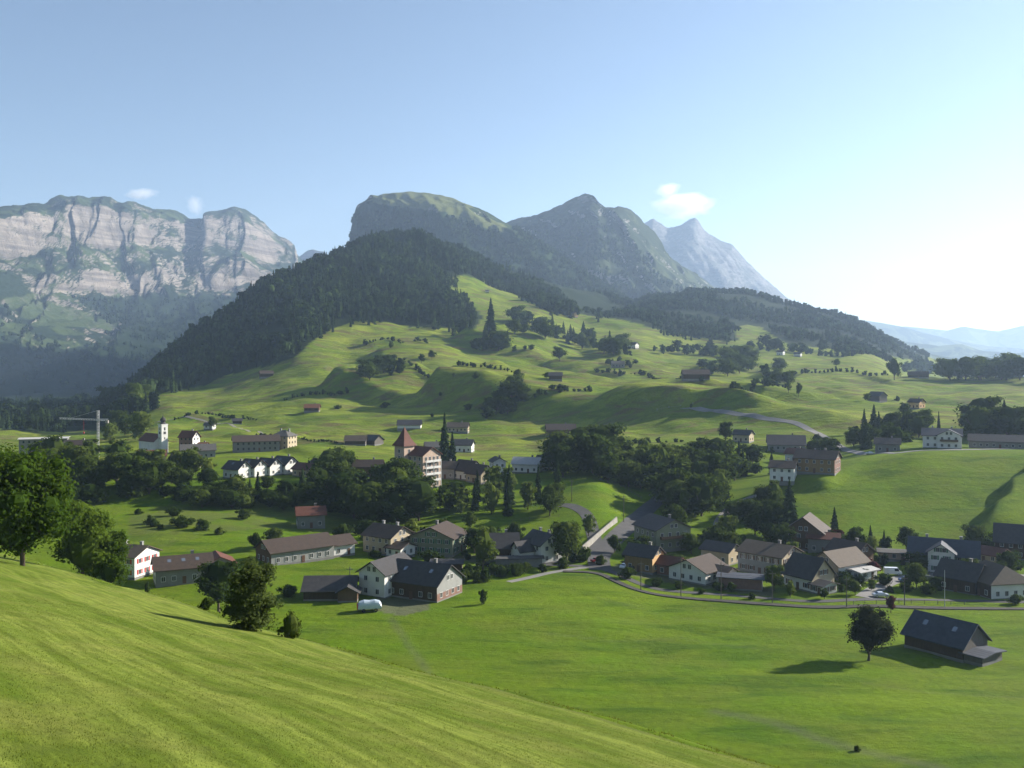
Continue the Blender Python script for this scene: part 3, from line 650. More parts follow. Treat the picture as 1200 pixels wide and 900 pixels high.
def build_trees():
    build_woods()
    T = tpx; C = cluster
    T('ash', 26, 663, 154, 'large full ash tree at the left edge of the picture on the mown crest', dmin=20, w=1.0)
    T('alder2', 96, 682, 112, 'big light-green tree just right of the large ash, below the crest', d=172, w=1.12)
    T('alder2', 128, 690, 78, 'shorter light-green tree leaning out to the right of the big pair at left', d=176, w=1.0)
    T('alder', 292, 738, 94, 'feathery olive-green alder on the lower edge of the mown slope', dmin=30, w=1.22)
    T('round', 256, 690, 44, 'dark tree behind the feathery olive alder, beside the dark-roofed houses', d=235, w=1.1)
    T('bush', 341, 748, 36, 'small upright dark bush right of the feathery alder', dmin=30, w=.75)
    T('bush', 242, 714, 19, 'small dark bush left of the feathery alder', dmin=30, w=.9)
    T('bush', 172, 694, 14, 'lone sapling on the far edge of the mown slope', dmin=30, w=.5)
    T('bush', 338, 700, 16, 'low round dark bush in the meadow left of the dark barn', w=1.2)
    T('maple', 1018, 774, 69, 'round dark maple alone in the valley meadow, casting a long shadow')
    T('copper', 1044, 718, 24, 'small dark reddish tree in the meadow behind the lone maple', w=.8)
    T('round', 1074, 690, 36, 'neat round tree beside the drive in front of the blue-roofed house')
    T('round', 907, 692, 36, 'round dark tree at the corner of the half-timbered house')
    T('bush', 566, 708, 22, 'small clipped conical shrub right of the big farmhouse', w=.5)
    T('round', 664, 662, 60, 'tree with pale leaves in front of the white house beside the retaining wall', w=.95)
    T('light', 566, 668, 56, 'light-green tree at the hedge behind the big farmhouse', w=1.1)
    T('round', 885, 652, 56, 'broad bright-green tree behind the brown-roofed house in the village', w=1.4, d=345)
    T('light', 858, 648, 48, 'lighter tree leaning beside the broad one in the middle of the village', d=350)
    T('poplar', 802, 632, 66, 'pale tall tree at the edge of the riverside wood', w=1.9, d=372)
    T('light', 775, 632, 36, 'small pale tree where the road enters the riverside wood', d=380)
    T('spruce', 925, 632, 72, 'tallest dark spruce behind the village chalets', w=1.25)
    T('spruce', 978, 625, 32, 'single dark spruce at the foot of the right-hand hill', w=1.2)
    T('spruce', 1020, 642, 28, 'left one of two small spruces at the foot of the right-hand hill')
    T('spruce', 1036, 642, 22, 'right one of two small spruces at the foot of the right-hand hill', w=1.2)
    T('round', 850, 517, 27, 'round tree left of the small farm below the far road')
    T('bush', 1130, 660, 20, 'bush in the garden of the blue-roofed house')
    T('spruce', 521, 542, 60, 'tall slim spruce beside the farm above the tower hotel', w=.9)
    T('spruce', 530, 544, 40, 'shorter spruce just right of the tall slim one')
    T('round', 1048, 445, 29, 'large round tree on the plateau edge beside the farm', w=.85)
    T('round', 980, 430, 11, 'small round tree alone on the upper meadow')
    T('round', 1016, 470, 11, 'small tree left of the dark barn on the right meadow')
    T('bush', 1052, 470, 7, 'low bush right of the dark barn on the right meadow')
    T('round', 936, 464, 18, 'right one of two slender trees on the bright meadow', w=.6)
    T('light', 924, 460, 16, 'left one of two slender trees on the bright meadow', w=.7)
    T('spruce', 1100, 502, 21, 'slim dark spruce behind the white hilltop house', w=.7)
    T('round', 249, 503, 17, 'tree beside the little white chapel on the left meadow', w=.9)
    T('round', 458, 409, 11, 'round tree on the slope just below the forest')
    T('round', 506, 421, 12, 'right one of two trees on the middle slope')
    T('round', 494, 425, 12, 'left one of two trees on the middle slope', w=1.2)
    T('spruce', 575, 392, 44, 'tallest spruce on the upper slope right of the forest', w=1.1)
    T('spruce', 526, 402 - 20, 30, 'pointed spruce at the right end of the forest edge')
    T('round', 640, 444, 9, 'small tree beside the barn in the middle of the slopes')
    T('round', 656, 423, 19, 'dense dark tree on the middle slope below the diagonal wood', w=1.1)
    T('round', 532, 442, 6, 'little tree on the rim of the shaded bowl'); T('bush', 558, 443, 9, 'little bush at the rim of the shaded bowl, right of the small tree')
    T('round', 810, 478, 6, 'tiny bush beside the bend of the field road')
    # riverside wood
    C([(655,560),(705,560),(705,545),(655,545)], 6, 44, 64, ['round'], 'tall dark tree of the clump left of the riverside wood', 'dark clump left of the riverside wood', seed=1)
    C([(705,565),(760,575),(775,560),(765,545),(705,545)], 15, 30, 50, ['round', 'round', 'light'], 'tree in the left half of the riverside wood', 'left half of the riverside wood', seed=2)
    C([(765,600),(850,608),(858,575),(840,552),(770,552)], 20, 34, 56, ['round', 'round', 'round', 'light'], 'tree in the right half of the riverside wood', 'right half of the riverside wood', seed=3)
    C([(845,565),(905,562),(915,545),(848,540)], 11, 18, 36, ['round', 'spruce', 'spruce'], 'tree between the riverside wood and the ochre farmhouse', 'trees left of the ochre farmhouse', seed=4)
    C([(860,618),(915,605),(912,588),(866,588)], 8, 18, 34, ['round', 'round', 'light'], 'tree on the bank above the village centre', 'trees on the bank above the village centre', seed=5)
    # centre
    C([(552,600),(585,606),(660,606),(660,580),(552,575)], 13, 36, 58, ['round', 'light', 'spruce'], 'tree in the dark belt below the tower hotel', 'dark belt right of the tower hotel', seed=6, w=.9)
    C([(395,615),(490,618),(492,585),(400,580)], 13, 38, 60, ['round'], 'tree in the dark wood left of the tower hotel', 'dark wood left of the tower hotel', seed=7)
    C([(262,590),(395,600),(395,572),(262,566)], 20, 18, 34, ['round', 'round', 'spruce'], 'dark tree on the bank below the white row houses', 'bank below the white row houses', seed=8)
    C([(380,566),(410,566),(410,556),(380,556)], 4, 32, 42, ['round'], 'tall round tree left of the tower hotel roof', 'trees left of the tower hotel roof', seed=9)
    C([(500,620),(545,620),(545,585),(500,585)], 7, 16, 28, ['round', 'light', 'bush'], 'small tree on the bank under the tower hotel', 'bank under the tower hotel', seed=10)
    # left village
    C([(60,575),(150,578),(150,552),(60,550)], 14, 32, 50, ['round', 'round', 'light'], 'tree in the left part of the village tree belt', 'village tree belt, left part', seed=11)
    C([(150,578),(262,580),(262,556),(150,552)], 14, 24, 44, ['round', 'round', 'light'], 'tree in the right part of the village tree belt', 'village tree belt, right part', seed=12)
    C([(60,592),(262,592),(262,578),(60,576)], 12, 16, 30, ['round', 'bush'], 'low tree on the shaded bank under the village belt', 'shaded bank under the village belt', seed=13)
    C([(125,520),(165,520),(168,480),(125,490)], 9, 24, 44, ['round', 'light'], 'tree at the mouth of the dark side valley', 'mouth of the dark side valley', seed=14)
    C([(160,640),(250,632),(300,612),(280,590),(160,596)], 11, 7, 15, ['bush'], 'bush on the rough meadow below the village belt', 'bushes on the rough meadow', seed=15)
    # hedge of the valley field and gardens
    C([(540,686),(600,676),(690,663),(690,656),(600,668),(540,676)], 17, 13, 19, ['bush', 'bush', 'light'], 'bush of the long hedge behind the big farmhouse', 'long hedge at the top of the valley field', seed=16, w=.9)
    C([(935,660),(1010,668),(1060,662),(1060,640),(985,640)], 13, 8, 17, ['bush', 'round'], 'garden bush between the village houses', 'garden bushes in the right half of the village', seed=17)
    C([(820,650),(880,652),(880,640),(820,636)], 6, 10, 16, ['bush', 'round'], 'garden bush behind the white house', 'garden bushes behind the white house', seed=18)
    C([(1140,650),(1200,655),(1200,636),(1150,636)], 6, 12, 22, ['bush', 'round'], 'garden tree beside the red-roofed shed', 'garden trees at the right edge', seed=19)
    C([(905,640),(985,650),(985,628),(905,622)], 7, 14, 24, ['round', 'bush', 'copper'], 'tree around the tall gabled chalet', 'trees around the tall gabled chalet', seed=20)
    # right hill
    C([(995,532),(1075,522),(1085,505),(1000,505)], 14, 22, 38, ['round', 'round', 'spruce'], 'tree of the clump left of the white hilltop house', 'clump left of the white hilltop house', seed=21)
    C([(1128,518),(1215,520),(1215,500),(1128,500)], 14, 26, 46, ['round', 'round', 'spruce'], 'tree of the tall dark clump right of the white hilltop house', 'clump right of the white hilltop house', seed=22)
    C([(1050,500),(1100,498),(1080,484),(1055,484)], 5, 8, 20, ['round'], 'small tree behind the white hilltop house', 'small trees behind the hilltop house', seed=23)
    C([(945,545),(1000,538),(990,520),(945,522)], 5, 10, 20, ['round', 'bush'], 'bush beside the crossroads on the hilltop', 'bushes at the crossroads', seed=24)
    C([(1058,440),(1102,438),(1102,434),(1058,434)], 7, 10, 18, ['round'], 'tree around the plateau farm', 'trees around the plateau farm', seed=25)
    C([(1103,446),(1240,446),(1240,441),(1103,441)], 22, 22, 34, ['round'], 'tree in the dark row along the plateau edge', 'row along the plateau edge', seed=26)
    # slopes
    C([(846,442),(878,440),(882,425),(852,425)], 8, 18, 30, ['round'], 'dark tree of the copse on the upper right slope', 'copse on the upper right slope', seed=27)
    C([(822,442),(845,440),(845,430),(822,430)], 4, 12, 18, ['round'], 'tree just behind the long barn on the upper right slope', 'trees behind the long barn', seed=28)
    C([(895,462),(925,452),(920,432),(890,440)], 7, 12, 22, ['round'], 'tree in the gully left of the two slender trees', 'gully left of the two slender trees', seed=29)
    C([(765,416),(865,422),(865,414),(765,408)], 14, 10, 16, ['round'], 'tree in the hedge row along the upper meadow', 'hedge row along the upper meadow', seed=30)
    C([(866,412),(960,418),(1040,418),(1040,412),(866,404)], 14, 8, 16, ['round'], 'tree in the broken line at the foot of the right ridge', 'line at the foot of the right ridge', seed=31)
    C([(632,390),(650,388),(735,412),(735,418),(700,414),(640,398)], 20, 14, 24, ['round', 'round', 'spruce'], 'tree of the diagonal wood on the middle slope', 'diagonal wood on the middle slope', seed=32)
    C([(600,392),(635,392),(630,378),(600,376)], 8, 12, 22, ['round'], 'tree of the upper copse beside the tallest spruce', 'upper copse beside the tallest spruce', seed=33)
    C([(556,412),(596,412),(596,402),(560,400)], 8, 16, 26, ['round', 'round', 'spruce'], 'tree of the dark square copse on the middle slope', 'dark square copse', seed=34)
    C([(570,492),(612,480),(625,462),(600,460),(580,475)], 9, 16, 30, ['round'], 'tree lining the ravine on the middle slope', 'trees lining the ravine', seed=35)
    C([(424,448),(474,444),(474,430),(440,428)], 10, 14, 24, ['round'], 'tree of the lower dark copse under the forest', 'lower dark copse under the forest', seed=36)
    C([(640,378),(700,372),(700,366),(640,364)], 5, 9, 15, ['spruce'], 'slim spruce on the skyline of the upper meadow', 'spruces on the upper meadow skyline', seed=37)
    C([(712,432),(748,432),(748,426),(712,426)], 6, 7, 11, ['round'], 'tree around the farm on the right middle slope', 'trees around the middle slope farm', seed=38)
    C([(280,480),(460,500),(700,470),(760,452),(640,430),(420,470)], 8, 5, 10, ['round', 'bush'], 'scattered small tree on the rolling meadows', 'scattered small trees on the rolling meadows', seed=39)
    C([(700,664),(760,668),(850,655),(905,648),(905,640),(760,655)], 7, 7, 13, ['bush'], 'low garden bush around the car park houses', 'garden bushes around the car park', seed=41)
    C([(860,690),(1000,698),(1200,698),(1200,684),(1000,676),(860,684)], 15, 6, 14, ['bush', 'bush', 'round'], 'garden shrub along the village road at right', 'garden shrubs along the village road', seed=42)
    C([(420,662),(500,662),(560,660),(560,650),(420,652)], 7, 8, 15, ['bush', 'round'], 'shrub around the chalet and the beige gabled house', 'shrubs around the chalet', seed=43)
    C([(390,640),(500,640),(560,630),(560,618),(400,622)], 9, 12, 24, ['round', 'bush', 'light'], 'tree right behind the chalet with two pale chimneys', 'trees behind the chalet', seed=44)
    C([(165,676),(280,688),(285,670),(175,662)], 6, 12, 22, ['round', 'bush'], 'dark tree around the dark-roofed white house at left', 'trees around the dark-roofed white house', seed=45)
    C([(575,652),(680,645),(680,632),(575,640)], 7, 12, 22, ['round', 'bush'], 'tree behind the dark brown shingled house', 'trees behind the shingled house', seed=46)
    C([(200,594),(490,606),(490,588),(200,580)], 16, 14, 26, ['bush', 'bush', 'round'], 'dark shrub on the steep shaded bank under the village', 'shrubs on the steep shaded bank', seed=47, w=1.5)
    C([(700,662),(780,648),(860,644),(905,640),(905,628),(780,636)], 14, 14, 26, ['round', 'round', 'light'], 'garden tree behind the car park houses', 'garden trees behind the car park', seed=48, free=.86)
    C([(910,680),(1000,690),(1060,690),(1060,664),(1000,660),(910,662)], 15, 12, 24, ['round', 'round', 'light', 'copper'], 'garden tree among the houses right of the white garage', 'garden trees right of the white garage', seed=49, free=.86)
    C([(1060,690),(1200,690),(1200,668),(1060,664)], 12, 11, 22, ['round', 'round', 'bush'], 'garden tree around the blue-grey roofed house', 'garden trees around the blue-grey roof', seed=50, free=.86)
    C([(420,640),(560,645),(560,632),(420,628)], 6, 14, 24, ['round', 'light'], 'orchard tree above the chalet and the beige gabled house', 'orchard above the chalet', seed=51, free=.86)
    for px, py, hh, kd in [(735,678,17,'bush'), (770,687,11,'bush'), (842,692,11,'bush'), (857,694,14,'round'), (926,700,22,'light'), (966,702,15,'round'), (1002,697,20,'round'), (1021,692,16,'light'),
        (1036,686,15,'bush'), (1062,694,12,'bush'), (1096,694,22,'round'), (1190,708,15,'bush'), (882,702,9,'bush'), (822,696,8,'bush'), (703,661,13,'bush'), (1128,676,20,'light'), (1012,680,17,'round'), (795,690,10,'bush')]:
        T(kd, px, py, hh, 'small tree or shrub growing between the right-hand village houses and the front road', 'greenery in front of the right-hand houses', w=1.15)
    for px, dd, hh, kd in [(792,345,44,'round'), (852,330,44,'light'), (838,322,34,'round'), (914,318,42,'round'), (905,345,50,'round'), (1002,322,36,'round'), (1022,318,28,'light'), (1062,330,34,'round'), (1078,318,26,'round'), (1142,326,44,'round'), (1178,330,40,'light'), (1000,300,28,'round'), (720,312,26,'round'), (810,318,30,'round'), (930,305,30,'light'), (1136,290,30,'round'), (1180,296,34,'round')]:
        tree(kd, gd(px, dd), hh*.95*dd/F, 'full-grown tree rising behind or between the roofs of the right-hand village', 'tall trees among the right-hand roofs', w=1.05)
    for px, dd, hh, kd in [(402,312,34,'round'), (432,318,36,'round'), (484,322,34,'light'), (556,306,36,'round'), (575,312,34,'round'), (604,318,34,'round'), (660,318,36,'round'), (690,330,30,'light'), (300,300,26,'round'), (322,306,30,'round')]:
        tree(kd, gd(px, dd), hh*.95*dd/F, 'full-grown tree rising behind the roofs of the houses left of the retaining wall', 'tall trees among the left-hand roofs', w=1.1)
    lo = [broad(180+i, .9, 9, 22, .16, -.1, limbs=False)[0] for i in range(4)]
    def hedge(pts, hpx, label, gap=.75, dmin=420.):
        P2 = np.array([gp(a, b, dmin)[:2] for a, b in pts]); seg = np.hypot(*np.diff(P2, axis=0).T); ss = np.concatenate([[0], np.cumsum(seg)]); hh = hpx*P2[0][1]/F
        rr = np.random.default_rng(int(pts[0][0])); n = max(3, int(ss[-1]/(hh*gap))); q = np.linspace(0, ss[-1], n)+rr.normal(size=n)*hh*.25
        x = np.interp(q, ss, P2[:, 0])+rr.normal(size=n)*hh*.2; y = np.interp(q, ss, P2[:, 1])+rr.normal(size=n)*hh*.3; P3 = np.stack([x, y, H(x, y)], 1)
        v, f = bake(lo, P3, rr.uniform(.55, 1.25, n)*hh, rr); o0 = P3[0].copy(); me = np_mesh('hedge', v-o0, [f], [LEAF['wood']]); link('hedge', me, None, o0, label=label, category='hedge')
    for pts, hp, lab in [([(765,410),(810,414),(862,420)], 9, 'long hedge under the right forest ridge'), ([(640,392),(690,402),(735,416)], 10, 'hedge along the lower side of the diagonal wood'),
        ([(425,405),(455,398),(500,402)], 6, 'hedge just below the forest edge on the left slope'), ([(205,492),(250,486),(300,492)], 5, 'low hedge along the left farm track'),
        ([(560,400),(600,412),(625,410)], 7, 'hedge below the dark square copse'), ([(700,436),(760,440),(820,446)], 6, 'hedge leading to the long brown barn'),
        ([(930,440),(1000,436),(1040,440)], 6, 'hedge on the upper right meadow'), ([(860,455),(900,450),(925,455)], 8, 'hedge down into the gully left of the slender trees'),
        ([(880,405),(930,412),(990,418),(1045,424)], 8, 'broken hedge at the foot of the right ridge'), ([(480,425),(540,428),(600,436)], 5, 'thin hedge above the shaded bowl'),
        ([(330,470),(380,462),(410,458)], 6, 'short hedge on the left meadows below the forest'), ([(575,486),(600,474),(640,462),(690,458)], 9, 'hedge following the ravine on the middle slope'),
        ([(820,520),(860,528),(905,530)], 9, 'hedge below the small farm and the round tree'), ([(1000,505),(1040,498),(1075,496)], 10, 'hedge behind the hilltop clump'),
        ([(395,520),(340,512),(300,510)], 4, 'low hedge crossing the lower left meadow'), ([(690,525),(740,520),(800,518)], 7, 'hedge above the riverside wood')]:
        hedge(pts, hp, lab)
    bl = sorted([q for q in QUEUE if KINDS_OF[q[1]][1] == 'broadleaf_tree'], key=lambda q: -q[0]*(10 if q[5] is None or 'roofs' in q[5] or 'right-hand houses' in q[5] else 1))
    small = bl[298:]; ids = set(id(q) for q in small)
    for q in QUEUE:
        if id(q) not in ids: plant(*q[1:])
    lb = [broad(280+i, .95, 16, 34, .085, .02, limbs=False)[0] for i in range(4)]
    P3 = np.array([(q[2][0], q[2][1], q[2][2]-q[3]*.06) for q in small]); rr = np.random.default_rng(9)
    v, f = bake(lb, P3, np.array([q[3] for q in small]), rr)
    link('trees', np_mesh('trees', v, [f], [LEAF['wood']]), kind='stuff', label='the smallest broadleaf trees scattered over village and slopes')
    print('TREES', NTREES)

def build_grass():
    t = NT('grass_blades'); p = t.pos(); n = t.noise(p, .6, 4, .6)
    c = t.mix(t.ramp(n, [(.3, 0.), (.7, 1.)]), (.09, .125, .014), (.16, .18, .036))
    b = t.n('ShaderNodeBsdfDiffuse'); t.l(c, b.inputs[0]); tr = t.n('ShaderNodeBsdfTranslucent'); t.l(c, tr.inputs[0]); mx = t.n('ShaderNodeMixShader'); mx.inputs[0].default_value = .4
    t.l(b.outputs[0], mx.inputs[1]); t.l(tr.outputs[0], mx.inputs[2]); t.l(mx.outputs[0], t.out.inputs[0])
    rng = np.random.default_rng(5)
    def blades(n, y0, y1, h0, h1_, cond, per, wd):
        y = np.exp(rng.uniform(math.log(y0), math.log(y1), n)); px = rng.uniform(-90, 1290, n); x = (px-600)/F*y
        fp, s = fg_plane(x, y); clump = fbm(x/1.6, y/1.6, 3, 41); sw = vnoise(s/1.1, y*.03, 8)
        k = cond(s, clump, sw); x, y, s = x[k], y[k], s[k]; z = H(x, y); n = len(x); V = []
        for q in range(per):
            a = rng.uniform(0, 6.28, n); h_ = rng.uniform(h0, h1_, n); lx = rng.normal(size=n)*.5*h_; ly = rng.normal(size=n)*.5*h_; ox = rng.normal(size=n)*.05; oy = rng.normal(size=n)*.05
            w_ = wd*(1+y/40)
            V.append(np.stack([np.stack([x+ox-np.cos(a)*w_, y+oy-np.sin(a)*w_, z-.02], -1), np.stack([x+ox+np.cos(a)*w_, y+oy+np.sin(a)*w_, z-.02], -1), np.stack([x+ox+lx, y+oy+ly, z+h_], -1)], 1))
        V = np.concatenate(V).reshape(-1, 3); return V, np.arange(len(V)).reshape(-1, 3)
    v1, f1 = blades(60000, 14.5, 70, .015, .04, lambda s, c, sw: (s < -2) & (c > -.5), 3, .006)
    v2, f2 = blades(60000, 40, 190, .06, .17, lambda s, c, sw: (s > -1.6) & (s < 7) & (c > -.1), 3, .012)
    link('grass', np_mesh('grass', np.concatenate([v1, v2]), [np.concatenate([f1, f2+len(v1)])], [t.m]), kind='stuff', label='short mown grass and taller grass along the edge of the slope')
# ------------------------------------------------------------------ buildings
M = {}
def roofmat(name, c, c2, tile=3.2):
    t = NT(name); p = t.objc()
    w = t.n('ShaderNodeTexWave', wave_type='BANDS', bands_direction='Z'); t.l(p, w.inputs[0]); w.inputs['Scale'].default_value = tile; w.inputs['Distortion'].default_value = .6
    n = t.noise(p, .9, 5, .7); c_ = t.mix(t.ramp(n, [(.3, 0.), (.7, 1.)]), c2, c)
    c_ = t.mix(t.math('MULTIPLY', w.outputs['Fac'], .35), c_, tuple(x*.5 for x in c2))
    t.bsdf(c_, .75, t.bump(w.outputs['Fac'], .4, .05), .25); return t.m
def timber(name, c, c2):
    t = NT(name); p = t.objc()
    n = t.noise(t.mapping(p, (4, 4, .35)), 1.3, 4, .7); t.bsdf(t.mix(t.ramp(n, [(.3, 0.), (.7, 1.)]), c2, c), .85, t.bump(n, .5, .03), .15); return t.m
def hmats():
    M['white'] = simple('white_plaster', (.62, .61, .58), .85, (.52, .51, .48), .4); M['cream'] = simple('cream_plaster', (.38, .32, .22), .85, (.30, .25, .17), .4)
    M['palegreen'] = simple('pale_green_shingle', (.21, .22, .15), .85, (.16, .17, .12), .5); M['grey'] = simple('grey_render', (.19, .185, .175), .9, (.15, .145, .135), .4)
    M['pale'] = simple('pale_grey_eternit', (.25, .25, .24), .85, (.20, .20, .19), .5); M['orange'] = simple('apricot_and_sunlit_plaster', (.52, .33, .16), .85, (.44, .28, .13), .4)
    M['ochre'] = timber('ochre_boarding', (.24, .16, .075), (.17, .11, .05)); M['pink'] = simple('pink_plaster', (.44, .33, .26), .85)
    M['timber'] = timber('dark_timber', (.085, .055, .036), (.045, .030, .022)); M['brownwood'] = timber('brown_timber', (.13, .082, .05), (.08, .05, .033))
    M['greywood'] = timber('weathered_timber', (.14, .125, .11), (.08, .07, .065)); M['brick'] = simple('red_brick', (.21, .12, .09), .9, (.14, .08, .065), 2.)
    M['r_dark'] = roofmat('dark_slate_roof', (.062, .058, .058), (.036, .034, .036)); M['r_brown'] = roofmat('brown_tile_roof', (0.071, 0.048, 0.036), (0.043, 0.031, 0.025))
    M['r_red'] = roofmat('red_tile_roof', (0.136, 0.050, 0.031), (0.087, 0.032, 0.021)); M['r_orange'] = roofmat('orange_tile_roof', (0.223, 0.093, 0.043), (0.155, 0.062, 0.031))
    M['r_blue'] = roofmat('blue_grey_roof', (0.053, 0.062, 0.081), (0.034, 0.040, 0.056)); M['r_grey'] = roofmat('grey_fibre_roof', (0.112, 0.105, 0.096), (0.074, 0.068, 0.062))
    M['r_pale'] = roofmat('pale_metal_roof', (.46, .445, .42), (.36, .35, .33)); M['r_tan'] = roofmat('tan_tile_roof', (0.112, 0.084, 0.059), (0.074, 0.055, 0.040))
    t = NT('window_glass'); t.bsdf((.025, .03, .035), .12, spec=.6); M['glass'] = t.m
    t = NT('skylight_glass'); t.bsdf((.25, .27, .3), .06, spec=.9, metallic=.6); M['sky'] = t.m
    M['frame'] = simple('white_paint', (.58, .57, .55), .6); M['redpaint'] = simple('red_shutter_paint', (.42, .05, .045), .6); M['greenpaint'] = simple('green_shutter_paint', (.05, .13, .08), .6)
    M['brownpaint'] = simple('brown_paint', (.12, .065, .04), .6); M['metal'] = simple('galvanised_steel', (.42, .43, .44), .45, metallic=.7); M['concrete'] = simple('concrete', (.27, .255, .225), .9, (.18, .17, .15), .5)
    M['asphalt'] = simple('asphalt', (.08, .078, .078), .95, (.055, .053, .053), .3); M['lightroad'] = simple('light_asphalt', (.20, .19, .18), .95, (.15, .145, .14), .15)
    M['ballast'] = simple('ballast', (.060, .054, .048), .95, (.035, .032, .03), 1.2); M['gravel'] = simple('gravel', (.22, .205, .17), .95, (.16, .15, .12), .8)
def box(x0, x1, y0, y1, z0, z1):
    V = np.array([(x0,y0,z0),(x1,y0,z0),(x1,y1,z0),(x0,y1,z0),(x0,y0,z1),(x1,y0,z1),(x1,y1,z1),(x0,y1,z1)], float)
    return V, np.array([(0,3,2,1),(4,5,6,7),(0,1,5,4),(1,2,6,5),(2,3,7,6),(3,0,4,7)])
def ob(name, parts, mats, parent=None, loc=None, rz=0, **kw):
    """parts: list of (V,F) or (V,F,matindex)"""
    o = 0; V = []; fl = [[] for _ in mats]
    for p in parts:
        k = p[2] if len(p) > 2 else 0; V.append(p[0]); fl[k].append(p[1]+o); o += len(p[0])
    keep = [(np.concatenate(f), m) for f, m in zip(fl, mats) if f]
    return link(name, np_mesh(name, np.concatenate(V), [f for f, m in keep], [m for f, m in keep]), parent, loc, rz, **kw)
def quadF(*pts): return np.array(pts, float), np.array([[0, 1, 2, 3]])
_wm = {}
def window_mesh(w, h, shut=None):
    k = (w, h, shut)
    if k not in _wm:
        pane = np_mesh('window', *[box(-w/2, w/2, -.02, .03, -h/2, h/2)[0], [box(-w/2, w/2, -.02, .03, -h/2, h/2)[1]]], [M['glass']])
        pr = [box(-w/2-.1, -w/2, -.06, .04, -h/2-.08, h/2+.08), box(w/2, w/2+.1, -.06, .04, -h/2-.08, h/2+.08), box(-w/2, w/2, -.06, .04, h/2, h/2+.1), box(-w/2, w/2, -.09, .04, -h/2-.1, -h/2), box(-.035, .035, -.045, -.02, -h/2, h/2)]
        v, f = merge(pr); fr = np_mesh('frame', v, [f], [M['frame']]); sh = None
        if shut:
            sh = [np_mesh('shutter', *[box(a, a+w*.5, -.07, .02, -h/2-.05, h/2+.05)[0], [box(a, a+w*.5, -.07, .02, -h/2-.05, h/2+.05)[1]]], [M[shut]]) for a in (-w/2-.12-w*.5, w/2+.12)]
        _wm[k] = (pane, fr, sh)
    return _wm[k]
def add_window(parent, x, y, z, ang, w=1.0, h=1.25, shut=None, fine=True, name='window'):
    """ang: direction the window looks, 0 = -y"""
    pane, fr, sh = window_mesh(w, h, shut); o = link(name, pane, parent, (x, y, z), ang)
    if fine:
        link('frame', fr, o)
        for q in sh or (): link('shutter', q, o)
def block(L, W, He, pitch, kb=1.6, hip=0):
    """gabled body: gable faces, long-side faces, base"""
    rz = He+math.tan(R(pitch))*W/2; x, y = L/2, W/2
    gab = []
    for s in (-1, 1):
        gab.append((np.array([(s*x, -y, 0), (s*x, y, 0), (s*x, y, He), (s*x, -y, He)], float), np.array([[0, 1, 2, 3]] if s > 0 else [[3, 2, 1, 0]])))
        gab.append((np.array([(s*x, -y, He), (s*x, y, He), (s*x, .01, rz), (s*x, -.01, rz)], float), np.array([[0, 1, 2, 3]] if s > 0 else [[3, 2, 1, 0]])))
    sid = [quadF((-x, -y, 0), (x, -y, 0), (x, -y, He), (-x, -y, He)), quadF((x, y, 0), (-x, y, 0), (-x, y, He), (x, y, He))]
    base = [box(-x-.03, x+.03, -y-.03, y+.03, -kb, .45)]
    return gab, sid, base, rz
def roof_parts(L, W, He, pitch, ov=.8, og=.7, th=.22, hip=0.):
    t = math.tan(R(pitch)); rz = He+t*W/2+.12; x = L/2+og; y = W/2+ov; ze = rz-t*y; out = []
    rx = x-hip
    for s in (-1, 1):
        A = [(-x, s*y, ze), (x, s*y, ze), (rx, 0, rz), (-rx, 0, rz)]
        V = np.array(A+[(a, b, c+th) for a, b, c in A], float)
        Fq = np.array([(0,1,2,3),(4,5,6,7),(0,1,5,4),(1,2,6,5),(3,0,4,7)])
        out.append((V, Fq))
    if hip:
        for s in (-1, 1):
            A = [(s*x, -y, ze), (s*x, y, ze), (s*rx, .02, rz), (s*rx, -.02, rz)]
            out.append((np.array(A+[(a, b, c+th) for a, b, c in A], float), np.array([(0,1,2,3),(4,5,6,7),(0,1,5,4)])))
    return out, rz, ze
